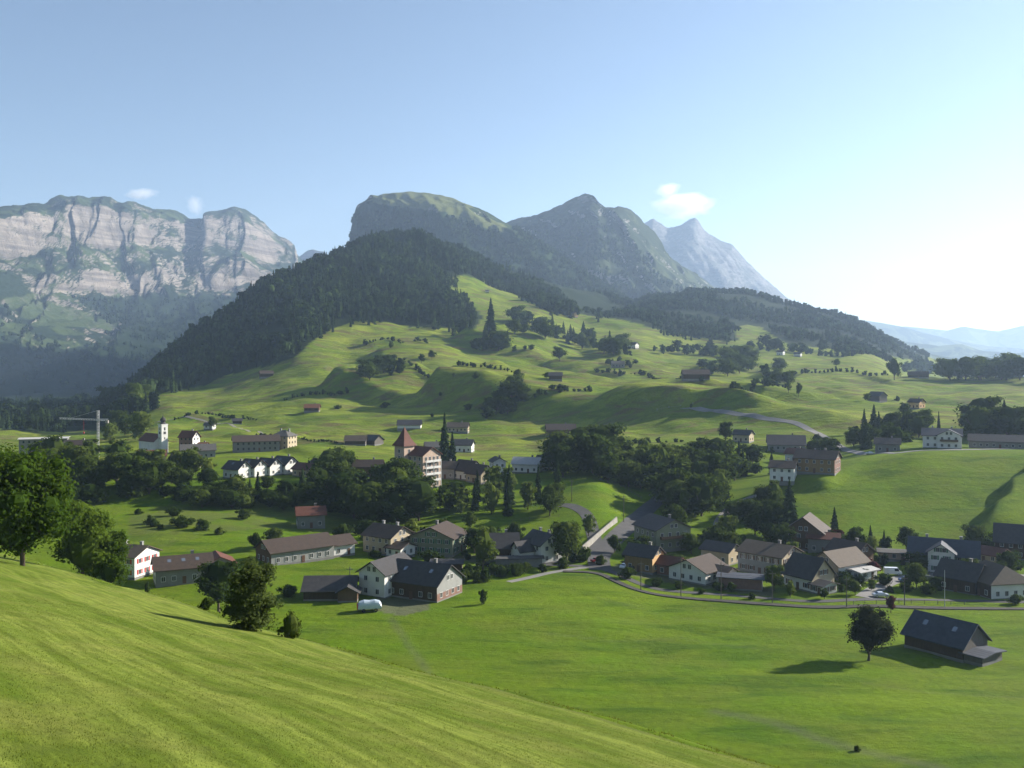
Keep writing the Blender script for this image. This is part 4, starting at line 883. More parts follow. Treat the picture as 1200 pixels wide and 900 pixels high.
def house(px, py, label, cat='house', name='house', yaw=0, L=12, W=9, He=5, pitch=30, wall='white', side=None, base=None, baseh=0, roof='r_brown', chim=1, win=True, shut=None, d=None, dmin=200, hip=0,
          wings=(), balcony=False, sky=0, door=True, group=None, storeys=None, fine=None, wsize=(1.0, 1.25), ov=.8, sides='abcd'):
    p = gd(px, d) if d else gp(px, py, dmin)
    p = (p[0]*(1+W*.4/p[1]), p[1]+W*.4); 
    z = max(h1(*p), min(h1(p[0]+a, p[1]+b) for a in (-4, 4) for b in (-4, 4)))
    if fine is None: fine = p[1] < 480
    r = bpy.data.objects.new(name, None); COL.objects.link(r); r.location = (p[0], p[1], z+.05); r.rotation_euler = (0, 0, R(yaw)-math.atan(p[0]/p[1])); r.empty_display_size = .2
    r['label'] = label; r['category'] = cat
    if group: r['group'] = group
    HOUSE_SPOTS.append((p[0], p[1], max(L, W)*.46))
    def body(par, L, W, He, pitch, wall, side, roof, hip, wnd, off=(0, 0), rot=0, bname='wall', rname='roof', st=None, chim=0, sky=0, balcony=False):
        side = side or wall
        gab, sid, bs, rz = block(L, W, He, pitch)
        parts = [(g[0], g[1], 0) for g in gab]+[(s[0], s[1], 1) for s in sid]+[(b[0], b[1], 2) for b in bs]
        if hip: parts = [q for i, q in enumerate(parts) if i not in (1, 3)]
        mats = [M[wall], M[side], M['grey']]
        if base and bname == 'wall':
            mats.append(M[base]); parts.append((*box(-L/2-.05, -L/2+.4, -W/2-.01, W/2+.01, .44, baseh), 3)); parts.append((*box(L/2-.4, L/2+.05, -W/2-.01, W/2+.01, .44, baseh), 3))
        w = ob(bname, parts, mats, par, (off[0], off[1], 0), R(rot))
        rp, rzz, ze = roof_parts(L, W, He, pitch, ov=ov, hip=hip)
        rf = ob(rname, rp, [M[roof]], w if bname != 'wall' else par, None if bname != 'wall' else (off[0], off[1], 0), 0 if bname != 'wall' else R(rot))
        tp = math.tan(R(pitch))
        for c in range(chim):
            cx = (-.25+.5*c)*L if chim > 1 else L*.18; cy = W*.1
            ob('chimney', [box(cx-.4, cx+.4, cy-.35, cy+.35, rz-tp*cy-.4, rzz+.9), box(cx-.5, cx+.5, cy-.45, cy+.45, rzz+.9, rzz+1.05)], [M['pale'] if chim > 1 else M['grey']], rf)
        for c in range(sky):
            xx = (-.25+.5*c/max(1, sky-1))*L if sky > 1 else -.1*L; yy = -W*.22; zz = rzz-tp*abs(yy)+.235
            ob('skylight', [(np.array([(xx-.5, yy-.55, zz-.55*tp), (xx+.5, yy-.55, zz-.55*tp), (xx+.5, yy+.55, zz+.55*tp), (xx-.5, yy+.55, zz+.55*tp)])+np.array([0, 0, .05]), np.array([[0, 1, 2, 3]]))], [M['sky']], rf)
        if wnd:
            ns = st or max(1, int((He-.4)//2.5)); sh_ = He/ns
            for s in range(ns):
                zc = s*sh_+min(1.65, sh_*.58)+.1
                nx = max(2, int(L//2.9)); ny = max(2, int(W//2.9))
                for i in range(nx):
                    xx = (-.5+(i+.5)/nx)*L*.92
                    if 'a' in sides: 
                        if not (s == 0 and i == nx//2 and door): add_window(w, xx, -W/2-.03, zc, 0, *wsize, shut, fine)
                    if 'c' in sides and p[1] < 330: add_window(w, xx, W/2+.03, zc, math.pi, *wsize, None, False)
                for i in range(ny):
                    yy = (-.5+(i+.5)/ny)*W*.9
                    if 'b' in sides: add_window(w, L/2+.03, yy, zc, math.pi/2, *wsize, shut, fine)
                    if 'd' in sides: add_window(w, -L/2-.03, yy, zc, -math.pi/2, *wsize, shut, fine)
            if not hip and tp*W/2 > 2.2:
                for s, a in ((1, math.pi/2), (-1, -math.pi/2)):
                    for yy in (-.9, .9) if W > 7 else (0,): add_window(w, s*(L/2+.03), yy, He+min(1.1, tp*W*.18), a, *wsize, shut, fine)
            if door: ob('door', [box(-.5, .5, -.06, .05, 0, 2.05)], [M['brownpaint']], w, (.5*L*.92*(1/nx if nx % 2 == 0 else 0), -W/2-.03, .1))
        if balcony:
            zb = He*.55
            bb = [box(-.02, 1.2, -W*.4, W*.4, zb, zb+.12), box(1.12, 1.2, -W*.4, W*.4, zb+.12, zb+1.0), box(0, 1.15, -W*.4, -W*.4+.06, zb+.12, zb+1.), box(0, 1.15, W*.4-.06, W*.4, zb+.12, zb+1.)]
            for s in (-1, 1):
                ob('balcony', [(v*np.array([s, 1, 1]), f) for v, f in bb], [M['brownwood']], w, (s*L/2, 0, 0))
        return w
    body(r, L, W, He, pitch, wall, side, roof, hip, win, st=storeys, chim=chim, sky=sky, balcony=balcony)
    for wg in wings:
        kw = dict(L=6, W=6, He=3, pitch=25, wall=wall, side=None, roof=roof, hip=0, wnd=win); kw.update(wg)
        body(r, kw['L'], kw['W'], kw['He'], kw['pitch'], kw['wall'], kw['side'], kw['roof'], kw['hip'], kw['wnd'], kw.get('off', (0, 0)), kw.get('rot', 0), 'wing', 'wing_roof', balcony=kw.get('balcony', False), chim=kw.get('chim', 0))
    return r
def build_houses():
    h = house
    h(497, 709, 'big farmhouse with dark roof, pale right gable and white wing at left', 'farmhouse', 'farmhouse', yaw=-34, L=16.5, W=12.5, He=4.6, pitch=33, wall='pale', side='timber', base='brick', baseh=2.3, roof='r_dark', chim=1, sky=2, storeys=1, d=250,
      wings=[dict(L=14, W=8.5, He=6.6, pitch=33, wall='white', side='white', roof='r_dark', off=(-10.5, -2.5), rot=90)])
    h(388, 712, 'low dark timber barn left of the big farmhouse', 'barn', 'barn', yaw=-8, L=13, W=10, He=2.7, pitch=27, wall='brownwood', side='timber', roof='r_dark', chim=0, win=False, d=247, wings=[dict(L=5, W=5, He=2.6, pitch=28, off=(5.2, -4.5), rot=90, wnd=False)])
    h(346, 655, 'long brown-roofed farm building with timber gable and pale wall under the eaves', 'farm building', 'farmhouse', yaw=26, L=21, W=11, He=4.2, pitch=27, wall='brownwood', side='pale', roof='r_brown', chim=0, d=288, storeys=1, wings=[dict(L=8, W=9, He=3.6, off=(14.5, 0), wall='white', pitch=25, wnd=True)])
    h(364, 619, 'shaded grey house with dark red roof on the wooded bank behind the long farm building', yaw=4, L=10, W=8, He=5, wall='grey', roof='r_red', d=348)
    h(154, 668, 'white house with red shutters below the light-green trees at left', yaw=-40, L=11, W=10.5, He=6.2, pitch=22, wall='white', roof='r_tan', shut='redpaint', chim=2, d=268)
    h(214, 676, 'dark-roofed white house with skylights behind the feathery alder', yaw=6, L=15, W=9, He=4.4, pitch=30, wall='white', side='grey', roof='r_brown', sky=3, chim=1, d=262, wings=[dict(L=9, W=8, He=4, off=(10, 3), roof='r_red', wall='grey', rot=90)])  # grey sides and wing paint shade onto white walls
    h(455, 643, 'chalet with two pale chimneys, cream gable and balcony', 'chalet', 'chalet', yaw=-42, L=12, W=11, He=5.8, pitch=27, wall='cream', side='cream', roof='r_brown', chim=2, balcony=True, d=303, wings=[dict(L=6, W=7, He=3, off=(8, -3), wall='white', pitch=20)])
    h(514, 648, 'wide beige gabled house with rows of windows facing the valley meadow', yaw=68, L=13, W=15, He=5.6, pitch=22, wall='palegreen', roof='r_brown', d=303, chim=1, shut='greenpaint')
    h(524, 670, 'open dark shed with a pale panel roof edge behind the big farmhouse', 'shed', 'shed', yaw=-4, L=9, W=6, He=2.3, pitch=12, wall='timber', roof='r_dark', chim=0, win=False, d=281)
    h(586, 660, 'dark brown shingled house behind the long hedge', yaw=4, L=11, W=9, He=4.2, pitch=38, wall='timber', roof='r_dark', d=296, chim=1)
    h(608, 663, 'long low grey garage row with pale roof behind the hedge', 'garage', 'garage', yaw=6, L=14, W=4.5, He=2.3, pitch=8, wall='grey', roof='r_grey', chim=0, d=288, win=False, ov=.3)
    h(636, 660, 'white gabled house behind the hedge, beside the tree with pale leaves', yaw=-56, L=10, W=8.2, He=6, pitch=35, wall='white', roof='r_dark', d=294, chim=2, wings=[dict(L=6, W=5.5, He=4.2, pitch=40, off=(-1, -6.5), rot=90)])
    h(776, 650, 'large pale-green house with dark overhanging roof at the road entering the wood', yaw=-56, L=14, W=14, He=7, pitch=24, wall='palegreen', side='palegreen', roof='r_dark', d=322, chim=1, balcony=True, storeys=2)
    h(755, 668, 'narrow brown-roofed house with orange sunlight painted on its gable beside the car park', yaw=-28, L=9.5, W=7.5, He=5.2, pitch=33, wall='orange', side='ochre', roof='r_dark', d=286, chim=1)  # orange sunlight is put into the gable colour of a cream house
    h(786, 671, 'small red-roofed annexe with apricot gable left of the white house', 'annexe', 'annexe', yaw=-24, L=6.5, W=6, He=3.6, pitch=30, wall='orange', side='brick', roof='r_red', d=283, chim=0)
    h(818, 677, 'white low house with broad brown roof in the middle of the village', yaw=58, L=12, W=12.5, He=3.7, pitch=24, wall='white', roof='r_brown', d=274, chim=0, wings=[dict(L=5, W=6, He=3.2, off=(2, -7.5), rot=90, pitch=24)])
    h(845, 660, 'small pale house with dark roof behind the white low house', yaw=-30, L=10, W=8, He=4.4, pitch=26, wall='cream', roof='r_dark', d=302, chim=0)
    h(868, 690, 'white double garage with reddish doors and flat roof', 'garage', 'garage', yaw=-3, L=12, W=6.5, He=3.2, pitch=3, wall='white', side='brick', roof='r_blue', chim=0, win=False, d=266, ov=.5)
    h(902, 676, 'wide brown-roofed house with balconies behind the white double garage', yaw=-30, L=15, W=12, He=6.2, pitch=23, wall='cream', side='pale', roof='r_tan', d=285, chim=1, shut='brownpaint', balcony=True, storeys=2)  # pale grey long sides carry grey-blue shade in their colour
    h(948, 695, 'half-timbered cream house with steep dark roof and white ground floor', yaw=-40, L=10, W=9.5, He=4.2, pitch=45, wall='cream', side='white', roof='r_dark', d=265, chim=0, shut='brownpaint', wings=[dict(L=4, W=6, He=2.6, off=(6.8, -2), pitch=15, wall='white')])
    h(984, 684, 'tan-roofed house right behind the half-timbered one, with white sheds', yaw=52, L=14, W=10, He=4.2, pitch=33, wall='cream', side='white', roof='r_tan', d=282, chim=0, wings=[dict(L=8, W=5, He=2.6, off=(1, -7), wall='white', pitch=8, roof='r_pale')])
    h(996, 672, 'dark brown-roofed house behind the tan-roofed one', yaw=-35, L=11, W=9, He=4.6, pitch=32, wall='brownwood', roof='r_brown', d=298, chim=1)
    h(945, 650, 'tall dark chalet with pointed gable and balconies below the tall spruce', 'chalet', 'chalet', yaw=80, L=12, W=13, He=6.4, pitch=36, wall='brownwood', side='timber', roof='r_brown', d=322, chim=0, balcony=True)
    h(965, 655, 'grey lean house right of the tall dark chalet', yaw=0, L=10, W=7, He=5, pitch=22, wall='grey', roof='r_red', d=318, chim=1)
    h(1106, 664, 'cream house with long blue-grey roof and white central gable', yaw=-2, L=20, W=11, He=5.4, pitch=36, wall='cream', side='cream', roof='r_blue', d=298, chim=2, shut='greenpaint', wings=[dict(L=6, W=7.5, He=6.6, pitch=34, off=(-.5, -6), rot=90, wall='white')])
    h(1128, 698, 'dark-roofed timber house with white-framed windows left of the grey-roofed white one', yaw=-24, L=11, W=9, He=4.4, pitch=40, wall='greywood', side='timber', roof='r_dark', d=268, chim=1)
    h(1166, 702, 'white low house with broad tan hipped roof at the right edge', yaw=-52, L=13, W=12.5, He=4.6, pitch=32, wall='white', side='timber', roof='r_tan', d=262, chim=0, hip=3)
    h(1201, 646, 'big dark building at the right edge of the picture', 'farm building', 'farmhouse', yaw=0, L=18, W=12, He=5.8, pitch=40, wall='timber', roof='r_dark', d=318, chim=0)
    h(1160, 648, 'small red-roofed shed beside the blue-grey roof', 'shed', 'shed', yaw=-28, L=10, W=8, He=2.8, pitch=25, wall='cream', roof='r_red', d=312, chim=0)
    h(1052, 662, 'low pinkish workshop left of the blue-grey roofed house', 'workshop', 'workshop', yaw=5, L=12, W=6, He=2.5, pitch=8, wall='pink', roof='r_grey', d=312, chim=0)
    h(1012, 664, 'small pale hut on the lane at the foot of the right-hand hill', 'hut', 'hut', yaw=0, L=7, W=5, He=2.4, pitch=14, wall='pale', roof='r_grey', d=322, chim=0)
    h(1108, 762, 'weathered dark barn with blue-grey roof alone in the meadow at right', 'barn', 'barn', yaw=-30, L=13.5, W=10, He=3.2, pitch=38, wall='greywood', side='timber', roof='r_blue', chim=0, win=False, d=204, sky=2, wings=[dict(L=4.2, W=8, He=1.7, pitch=5, off=(8.6, -.5), wall='greywood', roof='r_blue', wnd=False)])
    # right hill
    h(1104, 526, 'white hilltop house with dark roof and wide front gable', yaw=0, L=17, W=12, He=6.2, pitch=26, wall='white', roof='r_blue', d=452, chim=2, fine=True, wings=[dict(L=4, W=10, He=6.6, pitch=26, off=(3, -6), rot=90, wall='white', balcony=True)])
    h(1172, 524, 'long low dark farm building right of the white hilltop house', 'farm building', 'farmhouse', yaw=0, L=27, W=12, He=3.6, pitch=24, wall='timber', side='grey', roof='r_dark', d=452, chim=0, storeys=1)
    h(958, 567, 'ochre wooden farmhouse with dark roof on the spur above the village', 'farmhouse', 'farmhouse', yaw=-14, L=17, W=11, He=6.4, pitch=28, wall='brick', side='ochre', roof='r_brown', d=404, chim=1, fine=True)  # brick tone on the gable ends stands in for orange sunlight
    h(918, 571, 'white house with brown roof left of the ochre farmhouse', yaw=-8, L=10, W=9, He=6, pitch=28, wall='white', roof='r_brown', d=400, chim=1, fine=True)
    h(921, 524, 'big dark farm roof below the far road', 'farmhouse', 'farmhouse', yaw=3, L=20, W=16, He=3.6, pitch=30, wall='timber', side='pale', roof='r_dark', d=525, chim=1)
    h(871, 518, 'small grey-roofed farm beside the round tree below the far road', 'farmhouse', 'farmhouse', yaw=-20, L=10, W=8, He=4.4, wall='cream', roof='r_dark', d=550)
    h(933, 535, 'small white house with reddish roof between the dark farm and the ochre farmhouse', yaw=-20, L=9, W=8, He=4.5, wall='white', roof='r_red', d=490)
    h(951, 540, 'low house with pale walls right of the small reddish-roofed one', yaw=10, L=11, W=8, He=4, wall='pale', roof='r_brown', d=480)
    h(1040, 530, 'grey house half hidden under the hilltop trees', yaw=0, L=11, W=8, He=4.2, wall='grey', roof='r_dark', d=452)
    h(1074, 498, 'small house with orange sunlight painted into its walls behind the hilltop trees', yaw=-30, L=9, W=8, He=4.5, wall='orange', roof='r_brown', d=690)  # warm sunlight is part of the wall colour here
    # tower hotel
    tower_hotel()
    h(522, 560, 'house with pinkish roof right of the tower hotel', yaw=-20, L=12, W=9, He=5, wall='pale', roof='r_tan', d=440)
    h(548, 562, 'white house with steep gable right of the pinkish-roofed one', yaw=-46, L=11, W=9, He=4.5, pitch=42, wall='white', roof='r_brown', d=436)
    h(562, 566, 'second white gabled house beside the dark belt of trees', yaw=-46, L=10, W=8, He=4.2, pitch=42, wall='cream', roof='r_brown', d=428)
    h(583, 560, 'tall narrow white house glimpsed between the dark trees', yaw=-75, L=8, W=6, He=7, wall='white', roof='r_dark', d=445)
    h(618, 556, 'house with pale roof above the dark belt of trees', yaw=-14, L=13, W=9, He=4.4, wall='white', roof='r_pale', d=452)
    h(641, 552, 'pale-roofed house beside the clump of tall trees', yaw=12, L=9, W=8, He=4.5, wall='white', roof='r_grey', d=462)
    h(432, 562, 'brown-roofed house in the trees left of the tower hotel', yaw=-8, L=13, W=9, He=4.6, wall='brownwood', roof='r_brown', d=440)
    # white row houses
    for i, (px, lab) in enumerate([(278, 'leftmost of the four white row houses with slanting dark roofs'), (297, 'second from the left of the four white row houses with slanting dark roofs'),
                                   (315, 'third from the left of the four white row houses with slanting dark roofs'), (334, 'rightmost of the four white row houses, its gable fully lit')]):
        h(px, 560, lab, yaw=-48, L=10, W=7.6+1.*(i == 3), He=4.6, pitch=38, wall='white', roof='r_dark' if i != 1 else 'r_brown', d=425+6*i, chim=1, sky=1, group='white row houses above the wooded bank', fine=True)
    h(358, 563, 'low cream house with red roof right of the white row houses', yaw=-40, L=9, W=8, He=3.6, wall='cream', roof='r_red', d=436)
    h(376, 560, 'small cream house with brown roof and lit gable beside the tall round trees', yaw=-50, L=9, W=8, He=4.6, wall='cream', roof='r_brown', d=446)
    h(333, 530, 'square manor house with hipped grey roof above the row houses', 'manor house', 'manor_house', yaw=-30, L=11, W=11, He=8.5, pitch=28, wall='cream', roof='r_grey', hip=5, d=560, chim=2)
    h(300, 538, 'long dark-roofed building left of the manor house', 'building', 'farmhouse', yaw=4, L=26, W=12, He=6, pitch=26, wall='grey', roof='r_brown', d=548, chim=0)
    h(232, 541, 'grey-roofed long house between church and row houses', yaw=2, L=18, W=10, He=4.6, wall='pale', roof='r_grey', d=520, chim=0)
    h(222, 532, 'narrow red-sided house with lit white gable right of the church', yaw=-40, L=10, W=6.5, He=9, pitch=45, wall='white', side='brick', roof='r_red', d=560, chim=1)
    h(237, 531, 'small orange-roofed cottage beside the narrow red-sided house', 'cottage', 'cottage', yaw=-30, L=7, W=6, He=3.5, wall='white', roof='r_orange', d=560)
    h(217, 552, 'house with russet roof among trees under the church', yaw=-35, L=12, W=10, He=5, pitch=36, wall='cream', roof='r_tan', d=470)
    h(184, 566, 'orange-roofed house in front of the village tree belt', yaw=-20, L=11, W=8, He=3.6, wall='pink', roof='r_orange', d=424)
    h(178, 544, 'house with dark red roof left below the church tower', yaw=0, L=14, W=9, He=4.5, wall='cream', roof='r_red', d=500, chim=0)
    h(88, 565, 'house with orange-brown front at the left of the village', yaw=10, L=11, W=8, He=3.4, wall='orange', side='brick', roof='r_brown', d=415)
    h(132, 563, 'white house glimpsed through the village tree belt', yaw=-40, L=9, W=8, He=4.5, wall='white', roof='r_brown', d=425)
    h(50, 556, 'house with orange tiled roof beside the large ash', yaw=-35, L=11, W=10, He=5.5, pitch=36, wall='cream', roof='r_orange', d=440)
    h(92, 536, 'tall pale apartment house behind the trees under the crane', 'apartment house', 'apartment_house', yaw=-30, L=12, W=10, He=12, pitch=20, wall='white', roof='r_brown', d=470)
    h(52, 527, 'long grey hotel block with white flat roof at the mouth of the side valley', 'hotel', 'hotel', yaw=-6, L=26, W=12, He=9.5, pitch=5, wall='grey', roof='r_pale', d=560, chim=0)
    # slopes
    D = [(1028, 471, 'dark barn with blunt roof on the right meadow', -38, 15, 12, 5, 'greywood', 'r_dark', 'barn'), (1076, 443, 'brown-roofed farm on the plateau edge beside the large round tree', 4, 26, 13, 3.5, 'brownwood', 'r_brown', 'farmhouse'),
         (815, 448, 'long brown barn on the upper right slope', 10, 26, 13, 4.5, 'greywood', 'r_brown', 'barn'), (657, 511, 'long brown farm left of the clump of tall trees', 5, 24, 13, 4.2, 'brownwood', 'r_brown', 'farmhouse'),
         (417, 522, 'left one of two low barns on the lower meadow', -6, 13, 9, 2.8, 'greywood', 'r_tan', 'barn'), (438, 522, 'right one of two low barns on the lower meadow', -40, 9, 9, 3, 'greywood', 'r_dark', 'barn'),
         (480, 503, 'dark barn with a white end above the tower hotel', -5, 17, 10, 3, 'white', 'r_dark', 'barn'), (537, 507, 'pale-roofed farm right of the tall slim spruce', -8, 15, 9, 3.6, 'cream', 'r_tan', 'farmhouse'),
         (543, 530, 'grey farm with white ground floor right of the spruces', -12, 12, 9, 4.6, 'white', 'r_dark', 'farmhouse'), (508, 531, 'small house left of the tall slim spruce', 5, 10, 8, 3.5, 'pale', 'r_grey', 'house'),
         (366, 483, 'small reddish-roofed farm on the left meadows', -10, 12, 8, 3, 'brownwood', 'r_orange', 'farmhouse'), (312, 443, 'brown hut near the lower edge of the forest', 8, 14, 9, 4, 'brownwood', 'r_brown', 'hut'),
         (742, 408, 'white-fronted chalet right of the diagonal wood', -30, 15, 12, 5, 'white', 'r_brown', 'chalet'), (724, 431, 'grey-roofed farm among small trees on the middle slope', 6, 17, 10, 4, 'grey', 'r_grey', 'farmhouse'),
         (651, 446, 'brown barn on the middle slope beside a small tree', 0, 13, 9, 3.6, 'brownwood', 'r_dark', 'barn'), (751, 371, 'pale house on the skyline of the upper meadow', -40, 12, 10, 7, 'cream', 'r_brown', 'house'),
         (673, 372, 'cream house among spruces on the upper meadow skyline', -50, 12, 9, 7, 'orange', 'r_brown', 'house'), (571, 343, 'tiny pale hut on the topmost meadow', 0, 8, 6, 3, 'white', 'r_grey', 'hut'),
         (246, 504, 'little white chapel on the left meadow', -30, 7, 5, 3, 'white', 'r_grey', 'chapel'), (915, 416, 'pale farm at the foot of the right ridge', -25, 12, 9, 5, 'white', 'r_brown', 'farmhouse'),
         (935, 418, 'small bright house right of the pale farm under the ridge', -20, 12, 8, 4, 'white', 'r_dark', 'house'), (1098, 436, 'second brown farm on the plateau edge', -8, 20, 11, 4, 'brownwood', 'r_grey', 'farmhouse'),
         (278, 497, 'tiny dark hut on the left meadows', 0, 7, 5, 2.4, 'greywood', 'r_dark', 'hut'), (180, 462, 'whitish hut at the forest corner by the side valley', 0, 14, 8, 3, 'white', 'r_pale', 'hut')]
    for px, py, lab, yaw, L, W, He, wl, rf, cat in D:
        if px > 560: L, W = L*.85, W*.85
        h(px, py, lab, cat, cat, yaw=yaw, L=L, W=W, He=He, wall=wl, roof=rf, pitch=33, side='timber' if wl in ('brownwood', 'greywood') else None, chim=0 if cat in ('barn', 'hut', 'chapel') else 1, win=cat not in ('barn', 'hut'), fine=False, dmin=420)
    church(); crane()
def tower_hotel():
    p = gd(494, 420); r = bpy.data.objects.new('hotel', None); COL.objects.link(r); r.location = (p[0], p[1], p[2]); r.rotation_euler = (0, 0, R(-46)+.1); HOUSE_SPOTS.append((p[0], p[1], 8))
    r['label'] = 'tall pink and white hotel with a pointed corner tower and balconies'; r['category'] = 'hotel'
    # local: +x end is the lit facade
    W = 11; L = 13; H_ = 14.5
    gab, sid, bs, rz = block(L, W, H_, 30); w = ob('wall', [(g[0], g[1], 0) for g in gab]+[(s[0], s[1], 0) for s in sid]+[(b[0], b[1], 1) for b in bs], [M['pink'], M['grey']], r)
    rp, rzz, ze = roof_parts(L, W, H_, 30); ob('roof', rp, [M['r_red']], r)
    for s in range(5):
        zc = 1.7+2.8*s
        for yy in (-3.6, -1.2, 1.2, 3.6): add_window(w, L/2+.03, yy, zc, math.pi/2, 1.1, 1.6, None, True)
        for xx in (-4.5, -1.5, 1.5, 4.5): add_window(w, xx, -W/2-.03, zc, 0, 1.1, 1.5, None, True)
    for s in range(1, 5):
        zb = 2.8*s+.2
        ob('balcony', [box(0, 1.3, -4.6, 4.6, zb, zb+.15), box(1.22, 1.3, -4.6, 4.6, zb+.15, zb+1.), box(1.15, 1.35, -4.7, -4.5, zb-2.6, zb+1.05), box(1.15, 1.35, 4.5, 4.7, zb-2.6, zb+1.05), box(1.15, 1.35, -.1, .1, zb-2.6, zb+1.05)], [M['frame']], w, (L/2, 0, 0))
    tx, ty = -L/2+1., -W/2+.2; ht = 18.5; a = 3.1
    tw = ob('tower', [box(tx-a, tx+a, ty-a, ty+a, -1.5, ht)], [M['pink']], r)
    for s in range(6):
        add_window(tw, tx, ty-a-.03, 2+2.8*s, 0, 1.1, 1.5, None, True); add_window(tw, tx+a+.03, ty, 2+2.8*s, math.pi/2, 1.1, 1.5, None, True); add_window(tw, tx-a-.03, ty, 2+2.8*s, -math.pi/2, 1.1, 1.5, None, False)
    e = a+.9; b = 2.2
    V = np.array([(tx-e, ty-e, ht-.2), (tx+e, ty-e, ht-.2), (tx+e, ty+e, ht-.2), (tx-e, ty+e, ht-.2)]+[(tx-b, ty-b, ht+2.8), (tx+b, ty-b, ht+2.8), (tx+b, ty+b, ht+2.8), (tx-b, ty+b, ht+2.8)]+[(tx-.1, ty-.1, ht+8.), (tx+.1, ty-.1, ht+8.), (tx+.1, ty+.1, ht+8.), (tx-.1, ty+.1, ht+8.)])
    ob('tower_roof', [(V, np.array([(0,1,5,4),(1,2,6,5),(2,3,7,6),(3,0,4,7),(4,5,9,8),(5,6,10,9),(6,7,11,10),(7,4,8,11),(3,2,1,0)])), box(tx-.06, tx+.06, ty-.06, ty+.06, ht+7.9, ht+9.2)], [M['r_red']], tw)
def church():
    p = gd(191, 560); r = bpy.data.objects.new('church', None); COL.objects.link(r); r.location = (p[0], p[1], p[2]); r.rotation_euler = (0, 0, R(-46)+.1); HOUSE_SPOTS.append((p[0], p[1], 8))
    r['label'] = 'village church with slim white tower and dark onion dome'; r['category'] = 'church'
    a = 2.0; tw = ob('tower', [box(-a, a, -a, a, -2, 17.), box(-a-.2, a+.2, -a-.2, a+.2, 17., 17.4)], [M['white']], r)
    prof = [(0, 2.1), (.5, 1.7), (1.1, 1.15), (1.6, 1.35), (2.3, 1.75), (3.1, 1.55), (3.8, .8), (4.4, .25), (5.4, .08), (6.2, .03)]
    k = 10; V = []; 
    for zz, rr in prof: V += [(rr*math.cos(2*math.pi*j/k), rr*math.sin(2*math.pi*j/k), 17.4+zz) for j in range(k)]
    ob('onion_dome', [(np.array(V), np.array([(i*k+j, i*k+(j+1) % k, (i+1)*k+(j+1) % k, (i+1)*k+j) for i in range(len(prof)-1) for j in range(k)]))], [M['r_dark']], tw)
    for s, (x, y, an) in enumerate([(a+.03, 0, math.pi/2), (0, -a-.03, 0)]):
        add_window(tw, x, y, 14.6, an, .9, 1.8, None, False, 'belfry_opening'); add_window(tw, x, y, 9, an, .6, 1.2, None, False)
        ob('clock_face', [box(-.75, .75, -.05, .02, -.75, .75)], [M['r_dark']], tw, (x, y, 12.2), an)
    gab, sid, bs, rz = block(18, 9, 7, 42); ob('nave', [(g[0], g[1], 0) for g in gab+sid]+[(b[0], b[1], 0) for b in bs], [M['white']], r, (-11, 0, 0))
    rp, _, _ = roof_parts(18, 9, 7, 42, .5, .4); ob('roof', rp, [M['r_red']], r, (-11, 0, 0))
def crane():
    p = gd(115, 540); r = bpy.data.objects.new('tower_crane', None); COL.objects.link(r); r.location = p; r['label'] = 'pale tower crane standing over the village at left'; r['category'] = 'crane'
    hh = 65+(425-492)*0-(492-425)*540/F-p[2]; hh = CAMZ-(492-YH)*540/F-p[2]
    def lattice(A, B, w, n, rad=.09):
        A = np.array(A, float); B = np.array(B, float); d = (B-A)/np.linalg.norm(B-A); u = np.array([1, 0, 0]) if abs(d[2]) > .5 else np.array([0, 0, 1.]); u = np.cross(d, u); u /= np.linalg.norm(u); v = np.cross(d, u); out = []
        c = [(s*u+t*v)*w/2 for s, t in ((-1, -1), (1, -1), (1, 1), (-1, 1))]
        for q in c: out.append(tube([A+q, B+q], [rad*1.5]*2, 4))
        for i in range(n):
            a = A+(B-A)*i/n; b = A+(B-A)*(i+1)/n
            for j in range(4): out.append(tube([a+c[j], b+c[(j+1) % 4]], [rad]*2, 4))
        return out
    ob('mast', lattice((0, 0, -1), (0, 0, hh+5.5), .95, 16, .05), [M['metal']], r)
    ob('jib', lattice((1.5, 0, hh), (-21.5, -1.5, hh+1.), .7, 16, .055)+[tube([(0, 0, hh+5.4), (-15, -1, hh+1.2)], [.06]*2, 4)], [M['frame']], r)
    ob('counter_jib', lattice((0, 0, hh), (5.5, .4, hh), .9, 4, .08), [M['frame']], r)
    ob('counterweight', [box(4.2, 5.8, -.5, .9, hh-1.9, hh-.3)], [M['concrete']], r)
    ob('hook', [tube([(-8, -.6, hh+.4), (-8, -.6, hh-7)], [.05]*2, 4), box(-8.3, -7.7, -.9, -.3, hh-7.8, hh-7)], [M['redpaint']], r)
